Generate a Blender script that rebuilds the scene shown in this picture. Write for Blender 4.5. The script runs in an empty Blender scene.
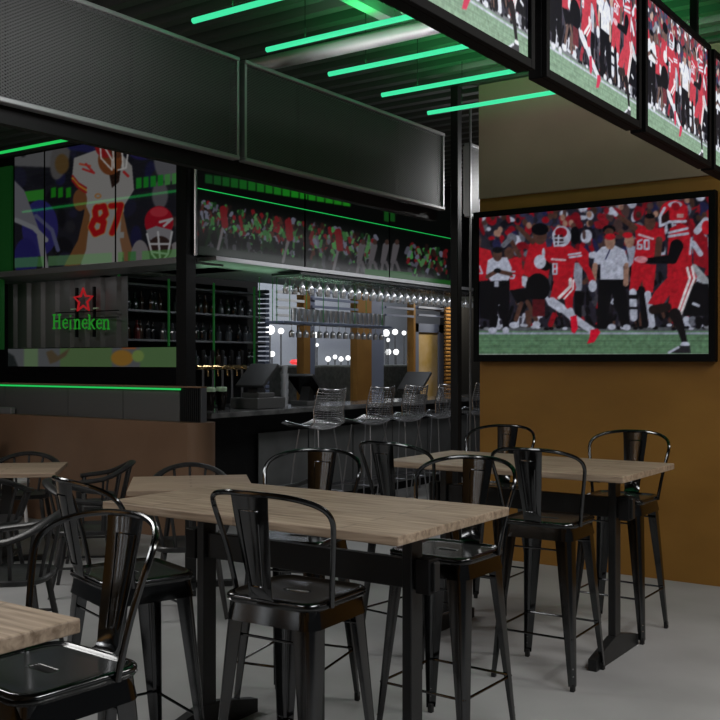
import bpy, bmesh, math, random
import numpy as np
from mathutils import Vector, Matrix
random.seed(7)
C = bpy.context.scene.collection
PI = math.pi
SN, CS = 0.573576, 0.819152          # the camera looks 35 degrees left of +Y
H = 1.62

# ------------------------------------------------------------------ measuring helpers
def onY(Y, px, y=361):
    t = (px-360)/1000; d = Y/(t*SN+CS)
    return Vector((d*(t*CS-SN), Y, H-(y-361)/1000*d))
def onX(X, px, y=361):
    t = (px-360)/1000; d = X/(t*CS-SN)
    return Vector((X, d*(t*SN+CS), H-(y-361)/1000*d))
def srgb(r, g, b):
    f = lambda c: (c/255/12.92) if c/255 <= .04045 else ((c/255+.055)/1.055)**2.4
    return (f(r), f(g), f(b))

# ------------------------------------------------------------------ materials
def mat(name, col, rough=.5, metal=0., emit=None, es=1., spec=.5, alpha=1., trans=0., ior=1.45, coat=0.):
    m = bpy.data.materials.new(name); m.use_nodes = True
    p = m.node_tree.nodes['Principled BSDF']
    p.inputs['Base Color'].default_value = (*col, 1)
    p.inputs['Roughness'].default_value = rough
    p.inputs['Metallic'].default_value = metal
    p.inputs['Specular IOR Level'].default_value = spec
    p.inputs['Transmission Weight'].default_value = trans
    p.inputs['IOR'].default_value = ior
    p.inputs['Coat Weight'].default_value = coat
    if emit:
        p.inputs['Emission Color'].default_value = (*emit, 1)
        p.inputs['Emission Strength'].default_value = es
    return m
def nodes(m): return m.node_tree.nodes, m.node_tree.links
def noise_mix(m, c1, c2, scale=(1,1,1), nscale=4., detail=6, lo=.35, hi=.65, bump=0., rough=None):
    n, l = nodes(m); p = n['Principled BSDF']
    tc = n.new('ShaderNodeTexCoord'); mp = n.new('ShaderNodeMapping'); mp.inputs['Scale'].default_value = scale
    nz = n.new('ShaderNodeTexNoise'); nz.inputs['Scale'].default_value = nscale; nz.inputs['Detail'].default_value = detail
    rp = n.new('ShaderNodeValToRGB'); rp.color_ramp.elements[0].position = lo; rp.color_ramp.elements[1].position = hi
    rp.color_ramp.elements[0].color = (*c1,1); rp.color_ramp.elements[1].color = (*c2,1)
    l.new(tc.outputs['Object'], mp.inputs['Vector']); l.new(mp.outputs['Vector'], nz.inputs['Vector'])
    l.new(nz.outputs['Fac'], rp.inputs['Fac']); l.new(rp.outputs['Color'], p.inputs['Base Color'])
    if bump:
        b = n.new('ShaderNodeBump'); b.inputs['Strength'].default_value = bump; b.inputs['Distance'].default_value = .004
        l.new(nz.outputs['Fac'], b.inputs['Height']); l.new(b.outputs['Normal'], p.inputs['Normal'])
    if rough:
        mr = n.new('ShaderNodeMapRange'); mr.inputs['To Min'].default_value = rough[0]; mr.inputs['To Max'].default_value = rough[1]
        l.new(nz.outputs['Fac'], mr.inputs['Value']); l.new(mr.outputs['Result'], p.inputs['Roughness'])
    return m
def wood(name, dark, light):
    m = mat(name, light, .5); n, l = nodes(m); p = n['Principled BSDF']
    tc = n.new('ShaderNodeTexCoord')
    mp = n.new('ShaderNodeMapping'); mp.inputs['Scale'].default_value = (1.6, 22, 22)
    nz = n.new('ShaderNodeTexNoise'); nz.inputs['Scale'].default_value = 2.2; nz.inputs['Detail'].default_value = 8
    nz.inputs['Distortion'].default_value = .6
    mp2 = n.new('ShaderNodeMapping'); mp2.inputs['Scale'].default_value = (.8, 8, 8)      # staves
    bk = n.new('ShaderNodeTexBrick'); bk.inputs['Scale'].default_value = 1.; bk.inputs['Mortar Size'].default_value = .006
    bk.inputs['Brick Width'].default_value = .75; bk.inputs['Row Height'].default_value = .75
    bk.inputs['Color1'].default_value = (.92,.92,.92,1); bk.inputs['Color2'].default_value = (1.06,1.06,1.06,1); bk.inputs['Mortar'].default_value = (.7,.7,.7,1)
    rp = n.new('ShaderNodeValToRGB'); rp.color_ramp.elements[0].position = .32; rp.color_ramp.elements[1].position = .68
    rp.color_ramp.elements[0].color = (*dark,1); rp.color_ramp.elements[1].color = (*light,1)
    mx = n.new('ShaderNodeMixRGB'); mx.blend_type = 'MULTIPLY'; mx.inputs['Fac'].default_value = 1
    l.new(tc.outputs['Object'], mp.inputs['Vector']); l.new(mp.outputs['Vector'], nz.inputs['Vector'])
    l.new(tc.outputs['Object'], mp2.inputs['Vector']); l.new(mp2.outputs['Vector'], bk.inputs['Vector'])
    l.new(nz.outputs['Fac'], rp.inputs['Fac']); l.new(rp.outputs['Color'], mx.inputs['Color1']); l.new(bk.outputs['Color'], mx.inputs['Color2'])
    l.new(mx.outputs['Color'], p.inputs['Base Color'])
    return m
def mesh_metal(name, col, pitch=.011, open_=.42):
    m = mat(name, col, .5, 0., spec=.3); n, l = nodes(m); p = n['Principled BSDF']; out = n['Material Output']
    tc = n.new('ShaderNodeTexCoord'); sp = n.new('ShaderNodeSeparateXYZ'); l.new(tc.outputs['Object'], sp.inputs['Vector'])
    def math_(op, a, b=None):
        x = n.new('ShaderNodeMath'); x.operation = op
        for i, v in enumerate((a, b)):
            if v is None: continue
            if isinstance(v, (int, float)): x.inputs[i].default_value = v
            else: l.new(v, x.inputs[i])
        return x.outputs[0]
    k = 2*PI/pitch
    a = math_('ADD', math_('MULTIPLY', sp.outputs['Y'], k*.6), math_('MULTIPLY', sp.outputs['Z'], k))
    b = math_('SUBTRACT', math_('MULTIPLY', sp.outputs['Y'], k*.6), math_('MULTIPLY', sp.outputs['Z'], k))
    s = math_('MULTIPLY', math_('SINE', a), math_('SINE', b))
    hole = math_('GREATER_THAN', math_('ABSOLUTE', s), open_)
    tr = n.new('ShaderNodeBsdfTransparent'); mx = n.new('ShaderNodeMixShader')
    l.new(hole, mx.inputs['Fac']); l.new(p.outputs[0], mx.inputs[1]); l.new(tr.outputs[0], mx.inputs[2])
    l.new(mx.outputs[0], out.inputs['Surface'])
    return m
def attr_screen(name, strength, rough=.12, spec=.5):
    m = mat(name, (.005,.005,.006), rough, 0, spec=spec); n, l = nodes(m); p = n['Principled BSDF']
    a = n.new('ShaderNodeAttribute'); a.attribute_name = 'picture'
    l.new(a.outputs['Color'], p.inputs['Emission Color']); p.inputs['Emission Strength'].default_value = strength
    return m

M = {}
M['floor'] = noise_mix(mat('concrete', (.3,.3,.3), .55), (.28,.28,.282), (.42,.42,.42), (1,1,1), 1.1, 9, .3, .72, .05, (.4,.7))
M['ochre'] = noise_mix(mat('ochre_plaster', (.2,.1,.03), .5, spec=.25), (.215,.102,.021), (.28,.138,.029), (1,1,1.5), 1.6, 8, .3, .7, .04, (.38,.55))
M['brown'] = noise_mix(mat('brown_panel', (.1,.06,.04), .4), (.185,.108,.066), (.235,.142,.09), (1,1,1), 1.4, 6, .3, .7)
M['deck'] = mat('deck_steel', (.05,.05,.05), .5, .0, spec=.3)
M['black'] = mat('matt_black', (.006,.006,.0065), .55, spec=.25)
M['blacksteel'] = mat('black_steel', (.020,.021,.022), .38, .4)
M['leg'] = mat('table_steel', (.016,.0165,.017), .4, .3)
M['gun'] = mat('gunmetal', (.082,.084,.086), .15, 1.)
M['gunseat'] = mat('gunmetal_seat', (.030,.031,.0305), .17, 0., spec=.7)
M['rubber'] = mat('rubber', (.012,.012,.012), .7)
M['chrome'] = mat('chrome', (.6,.6,.62), .2, 1.)
M['bezel'] = mat('bezel', (.0025,.0025,.0028), .6, spec=.12)
M['steel'] = mat('steel', (.38,.38,.4), .33, 1.)
M['galv'] = mat('galvanised', (.62,.62,.62), .35, .55)
M['framedark'] = mat('frame_dark', (.16,.16,.165), .4, .5)
M['wood'] = wood('butcher_block', srgb(120,102,84), srgb(172,153,132))
M['woodlow'] = wood('butcher_block_low', srgb(140,121,103), srgb(168,148,128))
M['blackwood'] = noise_mix(mat('black_wood', (.02,.02,.02), .4), (.014,.014,.015), (.028,.028,.029), (8,8,1), 3)
M['mesh'] = mesh_metal('perforated_metal', (.085,.085,.085), .034, .42)
M['edge'] = mat('edge_angle', (.35,.35,.36), .4, .6)
M['led'] = mat('led', (.02,.1,.06), .5, emit=srgb(66,232,165), es=1.)
M['leddim'] = mat('led_dim', (.02,.1,.06), .5, emit=srgb(30,190,85), es=1.)
M['stone'] = noise_mix(mat('stone_top', (.05,.05,.05), .12, spec=.8), (.09,.09,.091), (.21,.21,.21), (1,1,1), 7, 8, .35, .7)
M['barfront'] = noise_mix(mat('bar_front', (.06,.06,.06), .45), (.11,.114,.115), (.16,.165,.166), (1,1,1), 3, 8)
M['glass'] = mat('glass', (1,1,1), .02, 0, trans=1., ior=1.45)
M['pane'] = mat('pane', (.9,.93,.95), .03, 0, trans=1., ior=1.05)
M['grey'] = mat('grey_plastic', (.10,.10,.10), .45)
M['greymetal'] = mat('grey_metal', (.30,.30,.31), .45, .5)
M['bluegrey'] = mat('bluegrey_frame', srgb(120,128,150), .4, .2)
M['corr'] = mat('corrugated_sheet', (.2,.2,.2), .35, .35)
M['till'] = mat('till_plastic', (.035,.035,.036), .4)
M['crystal'] = mat('crystal', (.8,.82,.86), .1, .55, spec=1.)
M['white'] = mat('white_plastic', (.75,.75,.76), .4)
M['screenoff'] = mat('screen_off', (.006,.006,.007), .12)
M['brass'] = mat('brass', (.75,.52,.25), .2, 1.)
M['greenframe'] = mat('green_frame', (.02,.16,.03), .35, .2, emit=(.004,.028,.006), es=1.)  # no lamp: the green light on the frames is put in as emission
M['neongreen'] = mat('neon_green', (.02,.1,.02), .4, emit=srgb(24,112,28), es=1.)
M['neonred'] = mat('neon_red', (.1,.02,.02), .4, emit=srgb(142,18,24), es=1.)
M['bulb'] = mat('bulb', (1,1,1), .4, emit=(1,.97,.92), es=1.6)
M['taillight'] = mat('tail_light', (.5,.02,.02), .4, emit=(.9,.05,.05), es=1.)
M['facade'] = noise_mix(mat('facade', (.3,.31,.33), .8), (.30,.31,.35), (.42,.43,.46), (1,.3,1), .9, 4)
M['hedge'] = noise_mix(mat('hedge', (.03,.04,.03), .8), (.07,.075,.068), (.12,.125,.115), (1,1,1), 14)
M['doorglow'] = noise_mix(mat('door_blind', (.4,.3,.1), .7), srgb(170,140,70), srgb(190,165,130), (1,1,1), 2)
M['greenwall'] = mat('green_panel', (.02,.1,.03), .5, emit=srgb(10,52,16), es=.4)
M['stout'] = mat('stout', (.008,.005,.004), .1)
M['foam'] = mat('foam', (.45,.62,.42), .7)  # green tint of the surrounding light put into the foam colour
M['scrim'] = mat('soffit_paint', (.34,.40,.35), .6)

# ------------------------------------------------------------------ mesh helpers
def obj(name, bm, m=None, parent=None, smooth=False, angle=35):
    bmesh.ops.recalc_face_normals(bm, faces=bm.faces)
    me = bpy.data.meshes.new(name); bm.to_mesh(me); bm.free()
    if m is not None: me.materials.append(m)
    if smooth:
        me.polygons.foreach_set('use_smooth', [True]*len(me.polygons))
        try: me.set_sharp_from_angle(angle=math.radians(angle))
        except Exception: pass
    o = bpy.data.objects.new(name, me); C.objects.link(o)
    if parent: o.parent = parent
    return o
def tag(o, label=None, cat=None, group=None, kind=None):
    if label: o['label'] = label
    if cat: o['category'] = cat
    if group: o['group'] = group
    if kind: o['kind'] = kind
    return o
def thing(name, label, cat, loc=(0,0,0), rz=0, group=None):
    o = bpy.data.objects.new(name, None); C.objects.link(o); o.empty_display_size = .1
    o.location = loc; o.rotation_euler = (0,0,rz)
    return tag(o, label, cat, group)
def struct(name, bm, m, parent=None, smooth=False):
    o = obj(name, bm, m, parent, smooth)
    if parent is None: o['kind'] = 'structure'
    return o
def dup(root, loc, rz, label=None, group=None):
    r = root.copy(); C.objects.link(r); r.location = loc; r.rotation_euler = (0,0,rz)
    if label: r['label'] = label
    if group: r['group'] = group
    for ch in list(root.children):
        c = ch.copy(); C.objects.link(c); c.parent = r
        for g in list(ch.children):
            d = g.copy(); C.objects.link(d); d.parent = c
    return r
def B(): return bmesh.new()
def box(bm, x0, x1, y0, y1, z0, z1, bev=0., seg=2, mtx=None):
    t = bmesh.new()
    r = bmesh.ops.create_cube(t, size=1)
    bmesh.ops.transform(t, verts=t.verts, matrix=Matrix.Translation(((x0+x1)/2,(y0+y1)/2,(z0+z1)/2)) @ Matrix.Diagonal((x1-x0,y1-y0,z1-z0,1)))
    if bev: bmesh.ops.bevel(t, geom=list(t.edges), offset=bev, segments=seg, affect='EDGES', profile=.5)
    if mtx is not None: bmesh.ops.transform(t, verts=t.verts, matrix=mtx)
    merge(bm, t); return bm
def merge(bm, t):
    mp = {}
    for v in t.verts: mp[v] = bm.verts.new(v.co)
    for f in t.faces:
        try: bm.faces.new([mp[v] for v in f.verts])
        except ValueError: pass
    t.free()
def loft(bm, rings, cap0=True, cap1=True, closed=True):
    vs = [[bm.verts.new(p) for p in r] for r in rings]
    n = len(rings[0])
    for a, b in zip(vs, vs[1:]):
        for i in range(n if closed else n-1):
            bm.faces.new((a[i], a[(i+1)%n], b[(i+1)%n], b[i]))
    if cap0: bm.faces.new(vs[0][::-1])
    if cap1: bm.faces.new(vs[-1])
    return vs
def tube(bm, pts, r, n=8, closed=False, ry=None, up=None):
    pts = [Vector(p) for p in pts]; N = len(pts); rings = []
    prev = None
    for i, p in enumerate(pts):
        if closed: t = (pts[(i+1)%N]-pts[i-1]).normalized()
        else: t = (pts[min(i+1,N-1)]-pts[max(i-1,0)]).normalized()
        if up is not None: u = Vector(up)
        elif prev is None: u = Vector((0,0,1)) if abs(t.z) < .9 else Vector((1,0,0))
        else: u = prev
        a = (u - t*u.dot(t)).normalized(); b = t.cross(a); prev = a
        rr = r[i] if isinstance(r, (list,tuple)) else r
        r2 = rr if ry is None else ry
        rings.append([p + a*(r2*math.cos(2*PI*k/n)) + b*(rr*math.sin(2*PI*k/n)) for k in range(n)])
    if closed:
        vs = [[bm.verts.new(p) for p in rg] for rg in rings]
        for q in range(N):
            A, Bb = vs[q], vs[(q+1)%N]
            for i in range(n): bm.faces.new((A[i], A[(i+1)%n], Bb[(i+1)%n], Bb[i]))
    else: loft(bm, rings)
    return bm
def lathe(bm, prof, n=14, at=(0,0,0)):
    rings = [[Vector((at[0]+r*math.cos(2*PI*k/n), at[1]+r*math.sin(2*PI*k/n), at[2]+z)) for k in range(n)] for r, z in prof]
    loft(bm, rings, prof[0][0] > 1e-4, prof[-1][0] > 1e-4); return bm
def prism(bm, poly, axis, a, b):
    def P(u, v, w): return {'x': Vector((w,u,v)), 'y': Vector((u,w,v)), 'z': Vector((u,v,w))}[axis]
    loft(bm, [[P(u,v,a) for u, v in poly], [P(u,v,b) for u, v in poly]]); return bm
def rrect(hx, hy, r, z, n=6):
    out = []
    for cx, cy, a0 in ((hx-r,hy-r,0),(-hx+r,hy-r,PI/2),(-hx+r,-hy+r,PI),(hx-r,-hy+r,1.5*PI)):
        for k in range(n+1):
            a = a0 + PI/2*k/n
            out.append(Vector((cx+r*math.cos(a), cy+r*math.sin(a), z)))
    return out
def smoothpts(pts, sub=6, closed=False):
    P = [Vector(p) for p in pts]; N = len(P); out = []
    for i in range(N if closed else N-1):
        p0 = P[i-1] if (closed or i > 0) else P[0]
        p1, p2 = P[i], P[(i+1)%N]
        p3 = P[(i+2)%N] if (closed or i+2 < N) else P[-1]
        for k in range(sub):
            t = k/sub
            out.append(.5*((2*p1)+(p2-p0)*t+(2*p0-5*p1+4*p2-p3)*t*t+(3*p1-p0-3*p2+p3)*t**3))
    if not closed: out.append(P[-1])
    return out

# ------------------------------------------------------------------ pictures for the screens (drawn with shapes)
class Pic:
    S = 3
    def __init__(s, x0, x1, y0, y1, bg):
        s.x0, s.y0 = x0, y0; s.w, s.h = int((x1-x0)*s.S), int((y1-y0)*s.S)
        s.a = np.empty((s.h, s.w, 3)); s.a[:] = bg
        yy, xx = np.mgrid[0:s.h, 0:s.w]; s.X = x0+(xx+.5)/s.S; s.Y = y0+(yy+.5)/s.S
    def fill(s, m, c): s.a[m] = c
    def ell(s, cx, cy, rx, ry, c, ang=0):
        ca, sa = math.cos(ang), math.sin(ang); dx, dy = s.X-cx, s.Y-cy
        s.fill(((dx*ca+dy*sa)/rx)**2 + ((-dx*sa+dy*ca)/ry)**2 < 1, c)
    def seg(s, p, q, r1, c, r2=None):
        r2 = r1 if r2 is None else r2
        px, py = p; qx, qy = q; dx, dy = qx-px, qy-py; L = dx*dx+dy*dy+1e-9
        t = np.clip(((s.X-px)*dx+(s.Y-py)*dy)/L, 0, 1)
        s.fill((s.X-px-t*dx)**2+(s.Y-py-t*dy)**2 < (r1+(r2-r1)*t)**2, c)
    def path(s, pts, r, c):
        for a, b in zip(pts, pts[1:]): s.seg(a, b, r, c)
    def poly(s, pts, c):
        m = np.zeros(s.X.shape, bool); n = len(pts)
        for i in range(n):
            (x1, y1), (x2, y2) = pts[i], pts[(i+1)%n]
            if y1 == y2: continue
            cond = ((y1 > s.Y) != (y2 > s.Y)) & (s.X < (x2-x1)*(s.Y-y1)/(y2-y1)+x1)
            m ^= cond
        s.fill(m, c)
    def rect(s, x0, x1, y0, y1, c): s.fill((s.X>=x0)&(s.X<x1)&(s.Y>=y0)&(s.Y<y1), c)
    def blur(s, k=1):
        for _ in range(k):
            a = s.a; b = a.copy(); b[1:] += a[:-1]; b[:-1] += a[1:]; b[:,1:] += a[:,:-1]; b[:,:-1] += a[:,1:]
            cnt = np.full(a.shape[:2], 5.); cnt[0]-=1; cnt[-1]-=1; cnt[:,0]-=1; cnt[:,-1]-=1
            s.a = b/cnt[...,None]
    def sample(s, px, py):
        fx = np.clip((px-s.x0)*s.S-.5, 0, s.w-1.001); fy = np.clip((py-s.y0)*s.S-.5, 0, s.h-1.001)
        ix, iy = fx.astype(int), fy.astype(int); u, v = (fx-ix)[...,None], (fy-iy)[...,None]
        a = s.a
        return (a[iy,ix]*(1-u)*(1-v)+a[iy,ix+1]*u*(1-v)+a[iy+1,ix]*(1-u)*v+a[iy+1,ix+1]*u*v)
def digit8(p, x, y, w, h, r, c):
    p.path([(x-w,y-h),(x+w,y-h),(x+w,y+h),(x-w,y+h),(x-w,y-h)], r, c); p.seg((x-w,y),(x+w,y), r, c)

RED=(150,20,32); RED2=(118,14,26); WHT=(152,156,172); BLK=(8,8,12); SKD=(66,44,38); SKL=(128,98,86); NAVY=(28,28,58); GRN=(78,108,82); GRD=(56,76,58); GRY=(84,86,96)
def game_picture():
    R = random.Random(3)
    p = Pic(474, 714, 188, 362, (30,28,38))
    for _ in range(420):                                             # the stand behind
        c = R.choice([RED2,(96,14,24),GRY,NAVY,(18,16,24),(60,44,44),WHT,(40,40,60),(110,20,30)])
        x, y = R.uniform(474,714), R.uniform(188,262)
        p.ell(x, y, R.uniform(1.5,6), R.uniform(2,8), c, R.uniform(-.4,.4))
    for _ in range(60): p.ell(R.uniform(474,714), R.uniform(190,235), 2.6, 3.3, R.choice([SKD,SKL,(50,34,30)]))
    p.blur(2)
    for _ in range(330):                                             # legs along the touchline
        x, y = R.uniform(474,714), R.uniform(262,327)
        p.seg((x,y), (x+R.uniform(-4,4), y+R.uniform(3,12)), R.uniform(1,2.8), R.choice([BLK,BLK,BLK,(20,18,24),RED2,(52,50,58),SKD,WHT,(30,30,40)]))
    p.rect(474,714,330,362,GRN); p.rect(474,714,327.5,331,(70,74,78)); p.rect(474,714,332.2,334.4,(126,132,148))
    for i in range(26):
        y = 335+i; k = R.uniform(.86,1.1); p.rect(474,714,y,y+1,tuple(c*k for c in GRN))
    p.rect(474,714,353.6,362,(120,128,122))
    for x in np.arange(476,714,5.): p.ell(x+R.uniform(-2,2), 327+R.uniform(-2,2), 2.6, 1.6, R.choice([WHT,WHT,BLK,(110,112,120)]))
    A = lambda x, y: (474+x/5.714, 186+y/5.714); Cc = lambda x, y: (474+x/5.714, 260+y/5.714)
    Bq = lambda x, y: (594+x/5.714, 186+y/5.714); D = lambda x, y: (594+x/5.714, 260+y/5.714)
    # far left pair
    p.poly([A(22,350),A(90,370),A(110,430),A(75,540),A(22,545)], RED); p.poly([A(22,545),A(80,540),Cc(120,350),Cc(30,330)], BLK)
    p.path([A(28,460),A(44,500),A(30,500)], .8, WHT)
    # red shirt 5, arms up
    p.poly([A(195,420),A(265,400),A(285,580),A(200,600)], RED); p.ell(*A(197,385),5,6,SKD); p.seg(A(255,400),A(205,310),2.2,SKD); p.seg(A(165,340),A(215,290),2.6,GRY)
    p.path([A(228,490),A(205,490),A(205,508),A(228,512),A(222,528),A(203,528)], .8, WHT)
    p.poly([A(200,595),A(300,590),Cc(310,230),Cc(240,250)], BLK); p.seg(Cc(265,250),Cc(235,340),2.2,SKD); p.seg(Cc(300,240),Cc(350,340),2.2,SKD); p.ell(*Cc(225,372),5,3.2,WHT); p.ell(*Cc(352,368),4,3.2,WHT)
    # red shirt with raised arms
    p.poly([A(320,310),A(400,300),A(430,440),A(420,530),A(300,520),A(270,500),A(300,380)], RED); p.ell(*A(372,285),7,9,SKD); p.ell(*A(372,250),8.5,6,BLK)
    p.seg(A(330,320),A(245,235),2.6,SKD,2); p.poly([A(268,515),A(300,520),A(300,590),A(270,570)], WHT); p.ell(*A(360,580),12,14,BLK); p.rect(*[A(330,0)[0],A(400,0)[0]],*[Cc(0,225)[1],Cc(0,322)[1]],(70,18,24))
    # man in white with phone
    p.poly([A(75,425),A(110,408),A(185,410),A(212,470),A(205,510),A(190,545),A(95,550),A(65,500)], WHT); p.ell(*A(130,395),4.6,6.5,SKD); p.ell(*A(130,368),5,3,BLK)
    p.seg(A(72,520),A(125,488),2,SKD); p.seg(A(205,505),A(140,490),2,SKD); p.ell(*A(130,485),3.6,2.4,BLK)
    p.poly([A(80,545),A(200,540),Cc(195,390),Cc(162,390),Cc(140,230),Cc(115,390),Cc(85,385)], BLK); p.ell(*Cc(102,402),4.4,3,WHT); p.ell(*Cc(178,402),3.2,3.4,WHT); p.rect(A(112,0)[0],A(138,0)[0],A(0,545)[1],A(0,578)[1],WHT)
    # referee-ish figure behind the runner
    p.poly([A(560,440),A(615,440),A(610,600),A(570,610)], (120,124,138)); p.poly([A(570,600),A(610,600),Cc(610,330),Cc(570,330)], BLK); p.ell(*A(572,285),5,9,BLK)
    p.poly([A(600,330),A(650,380),A(650,480),A(590,420)], RED)
    # man in white, centre
    p.poly([Bq(40,350),Bq(110,340),Bq(170,370),Bq(195,450),Bq(160,460),Bq(165,540),Bq(30,540),Bq(30,450),Bq(-10,450),Bq(0,390)], WHT)
    p.ell(*Bq(80,252),6.4,4.6,BLK); p.ell(*Bq(80,266),4.6,4,SKD); p.ell(*Bq(85,320),5.2,8,SKL); p.ell(*Bq(85,292),5.4,3.2,RED); p.path([Bq(85,365),Bq(60,420)],.6,NAVY)
    p.poly([Bq(20,535),Bq(168,535),D(200,380),D(150,385),D(95,190),D(65,395),D(10,395)], BLK); p.seg(Bq(180,455),Bq(175,560),2.6,SKL); p.seg(Bq(0,455),Bq(-10,560),2.6,SKL); p.ell(*D(180,385),4,3,WHT); p.ell(*D(95,382),4,3,WHT)
    p.poly([Bq(170,320),Bq(230,350),Bq(225,440),Bq(190,470),Bq(190,400)], (120,124,140)); p.ell(*Bq(195,315),5,7,SKL); p.ell(*Bq(185,283),5,3,RED)
    # number 60, arm raised
    p.poly([Bq(225,215),Bq(300,240),Bq(395,245),Bq(400,310),Bq(345,350),Bq(350,440),Bq(215,450),Bq(235,340)], RED); p.ell(*Bq(312,210),5.6,8,SKD); p.ell(*Bq(312,175),5,2.6,BLK)
    p.seg(Bq(225,240),Bq(120,165),3,SKD,2.2); p.seg(Bq(118,165),Bq(92,135),2.2,WHT); p.seg(Bq(365,310),Bq(355,420),3.4,SKD)
    p.path([Bq(265,310),Bq(245,318),Bq(242,360),Bq(265,360),Bq(265,338),Bq(245,338)], .9, WHT); p.path([Bq(282,312),Bq(306,312),Bq(306,362),Bq(282,362),Bq(282,312)], .9, WHT); p.path([Bq(250,280),Bq(330,305)], 1.1, (170,150,160))
    p.poly([Bq(210,445),Bq(348,450),Bq(330,610),Bq(280,610),Bq(268,540),Bq(240,600),Bq(195,595)], RED); p.ell(*Bq(258,420),6,3,WHT)
    p.seg(D(215,185),D(220,330),3.6,WHT); p.rect(D(192,0)[0],D(245,0)[0],D(0,200)[1],D(0,222)[1],BLK); p.rect(D(192,0)[0],D(245,0)[0],D(0,268)[1],D(0,282)[1],BLK); p.seg(D(265,170),D(285,370),3.4,BLK); p.seg(D(300,195),D(325,370),3.2,WHT)
    # the runner with the ball
    p.poly([A(400,355),A(450,345),A(545,340),A(600,385),A(570,440),A(560,530),A(450,560),A(440,440),A(405,420)], RED)
    p.poly([A(450,550),A(565,530),A(578,580),A(560,640),Cc(558,290),Cc(520,280),A(510,640),A(470,650),A(430,640)], RED)
    p.seg(A(590,400),A(650,490),3.8,RED,3.2); p.seg(A(650,490),A(668,540),3,RED); p.ell(*A(672,572),4.2,6,WHT)
    p.path([A(535,395),A(602,385)],1,WHT); p.path([A(540,410),A(606,400)],1,WHT)
    p.ell(*A(495,290),9.4,10.4,WHT); p.ell(*A(492,268),6,5,RED2); p.poly([A(445,285),A(500,280),A(510,330),A(455,340)], (40,20,22)); p.path([A(445,300),A(505,300)],.8,WHT); p.path([A(450,322),A(505,322)],.8,WHT); p.path([A(478,285),A(475,345)],.8,WHT); p.path([A(448,280),A(455,345),A(505,340)],.9,WHT)
    p.ell(*A(398,455),6,5,BLK,.5); p.ell(*A(372,435),6,7,WHT); p.ell(*A(392,385),1.6,5,WHT)
    digit8(p, *A(457,475), 1.9, 5, .9, WHT); p.path([A(440,420),A(515,425)], 1.1, (176,150,160))
    p.path([A(545,535),A(545,575),A(480,640)],1.6,(190,180,185)); p.path([A(562,540),A(560,590),A(510,645)],.9,(190,180,185))
    p.seg(Cc(440,240),Cc(490,275),4.6,WHT); p.seg(Cc(490,270),Cc(550,325),3.6,WHT,3); p.seg(Cc(560,330),Cc(665,400),4,WHT,3.4); p.seg(Cc(545,290),Cc(560,330),3,WHT)
    p.poly([Cc(545,325),Cc(580,315),Cc(588,390),Cc(570,420),Cc(552,412)], (176,16,40)); p.poly([Cc(660,400),Cc(700,392),Cc(716,412),Cc(680,470),Cc(640,478),Cc(655,440)], (176,16,40))
    # big player, right
    p.poly([Bq(560,230),Bq(640,300),Bq(648,480),Bq(560,450)], RED2); p.seg(Bq(560,330),Bq(600,390),2.6,WHT); p.seg(Bq(580,260),Bq(630,200),3.4,WHT); p.ell(*Bq(635,240),5,7,RED); p.seg(Bq(560,470),Bq(640,560),4,(130,134,140)); p.poly([Bq(560,560),Bq(648,560),D(648,320),D(500,320)], BLK); p.seg(D(560,250),D(590,262),1.4,WHT)
    for x in (520,555,590,630): p.ell(*D(x,350),4,5,R.choice([WHT,BLK,GRY]))
    p.poly([Bq(425,245),Bq(490,215),Bq(530,235),Bq(548,300),Bq(552,460),Bq(480,530),Bq(410,520),Bq(415,330)], RED); p.path([Bq(420,270),Bq(525,245)],1.3,WHT); p.path([Bq(420,290),Bq(528,274)],1.3,WHT); p.path([Bq(548,300),Bq(540,390)],1,WHT)
    p.ell(*Bq(450,150),14,11.6,RED); p.poly([Bq(372,180),Bq(420,140),Bq(425,210),Bq(380,230)], (30,14,16)); p.path([Bq(395,130),Bq(368,180),Bq(372,230),Bq(410,215)],1.4,WHT); p.ell(*Bq(455,110),7,3.2,WHT); p.ell(*Bq(458,120),4.4,4,RED2); p.path([Bq(420,208),Bq(515,205)],1.4,WHT); p.rect(Bq(465,0)[0],Bq(505,0)[0],Bq(0,162)[1],Bq(0,185)[1],(150,110,110))
    p.seg(Bq(465,345),Bq(440,420),6.6,BLK,5); p.seg(Bq(440,420),Bq(300,428),4.6,BLK,2.6); p.ell(*Bq(265,422),6,3.4,(170,110,120))
    p.poly([Bq(415,520),Bq(550,460),Bq(580,520),D(545,170),D(490,305),D(410,295),D(425,200),D(380,265),D(300,250),D(340,180)], RED); p.path([Bq(525,470),Bq(540,530),D(510,190),D(470,305)],1.3,(196,190,194)); p.path([Bq(552,465),Bq(565,530),D(535,180),D(488,308)],1.3,(196,190,194))
    p.seg(D(330,285),D(410,270),4.4,(26,18,18)); p.seg(D(455,310),D(485,380),6,(16,12,14),4.4); p.seg(D(485,380),D(510,470),4,(14,12,14),2.8); p.ell(*D(512,482),4.6,2.8,WHT); p.poly([D(425,530),D(480,490),D(540,490),D(545,532)], (30,30,34)); p.path([D(420,528),D(475,498)],1.2,WHT)
    g = np.random.default_rng(2); k = g.normal(1,.06,(p.h//2+1,p.w//2+1)); k = np.repeat(np.repeat(k,2,0),2,1)[:p.h,:p.w]; kk = g.normal(1,.08,(p.h//7+1,p.w//7+1)); kk = np.repeat(np.repeat(kk,7,0),7,1)[:p.h,:p.w]
    for _ in range(3): kk = (kk+np.roll(kk,2,0)+np.roll(kk,2,1)+np.roll(kk,-2,0)+np.roll(kk,-2,1))/5
    p.a = p.a*(k*kk)[...,None]+g.normal(0,3.5,(p.h,p.w,3))
    p.blur(3)
    return p
def lin(a): a = np.clip(a/255., 0, 1.); return np.where(a <= .04045, a/12.92, ((a+.055)/1.055)**2.4)
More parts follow.
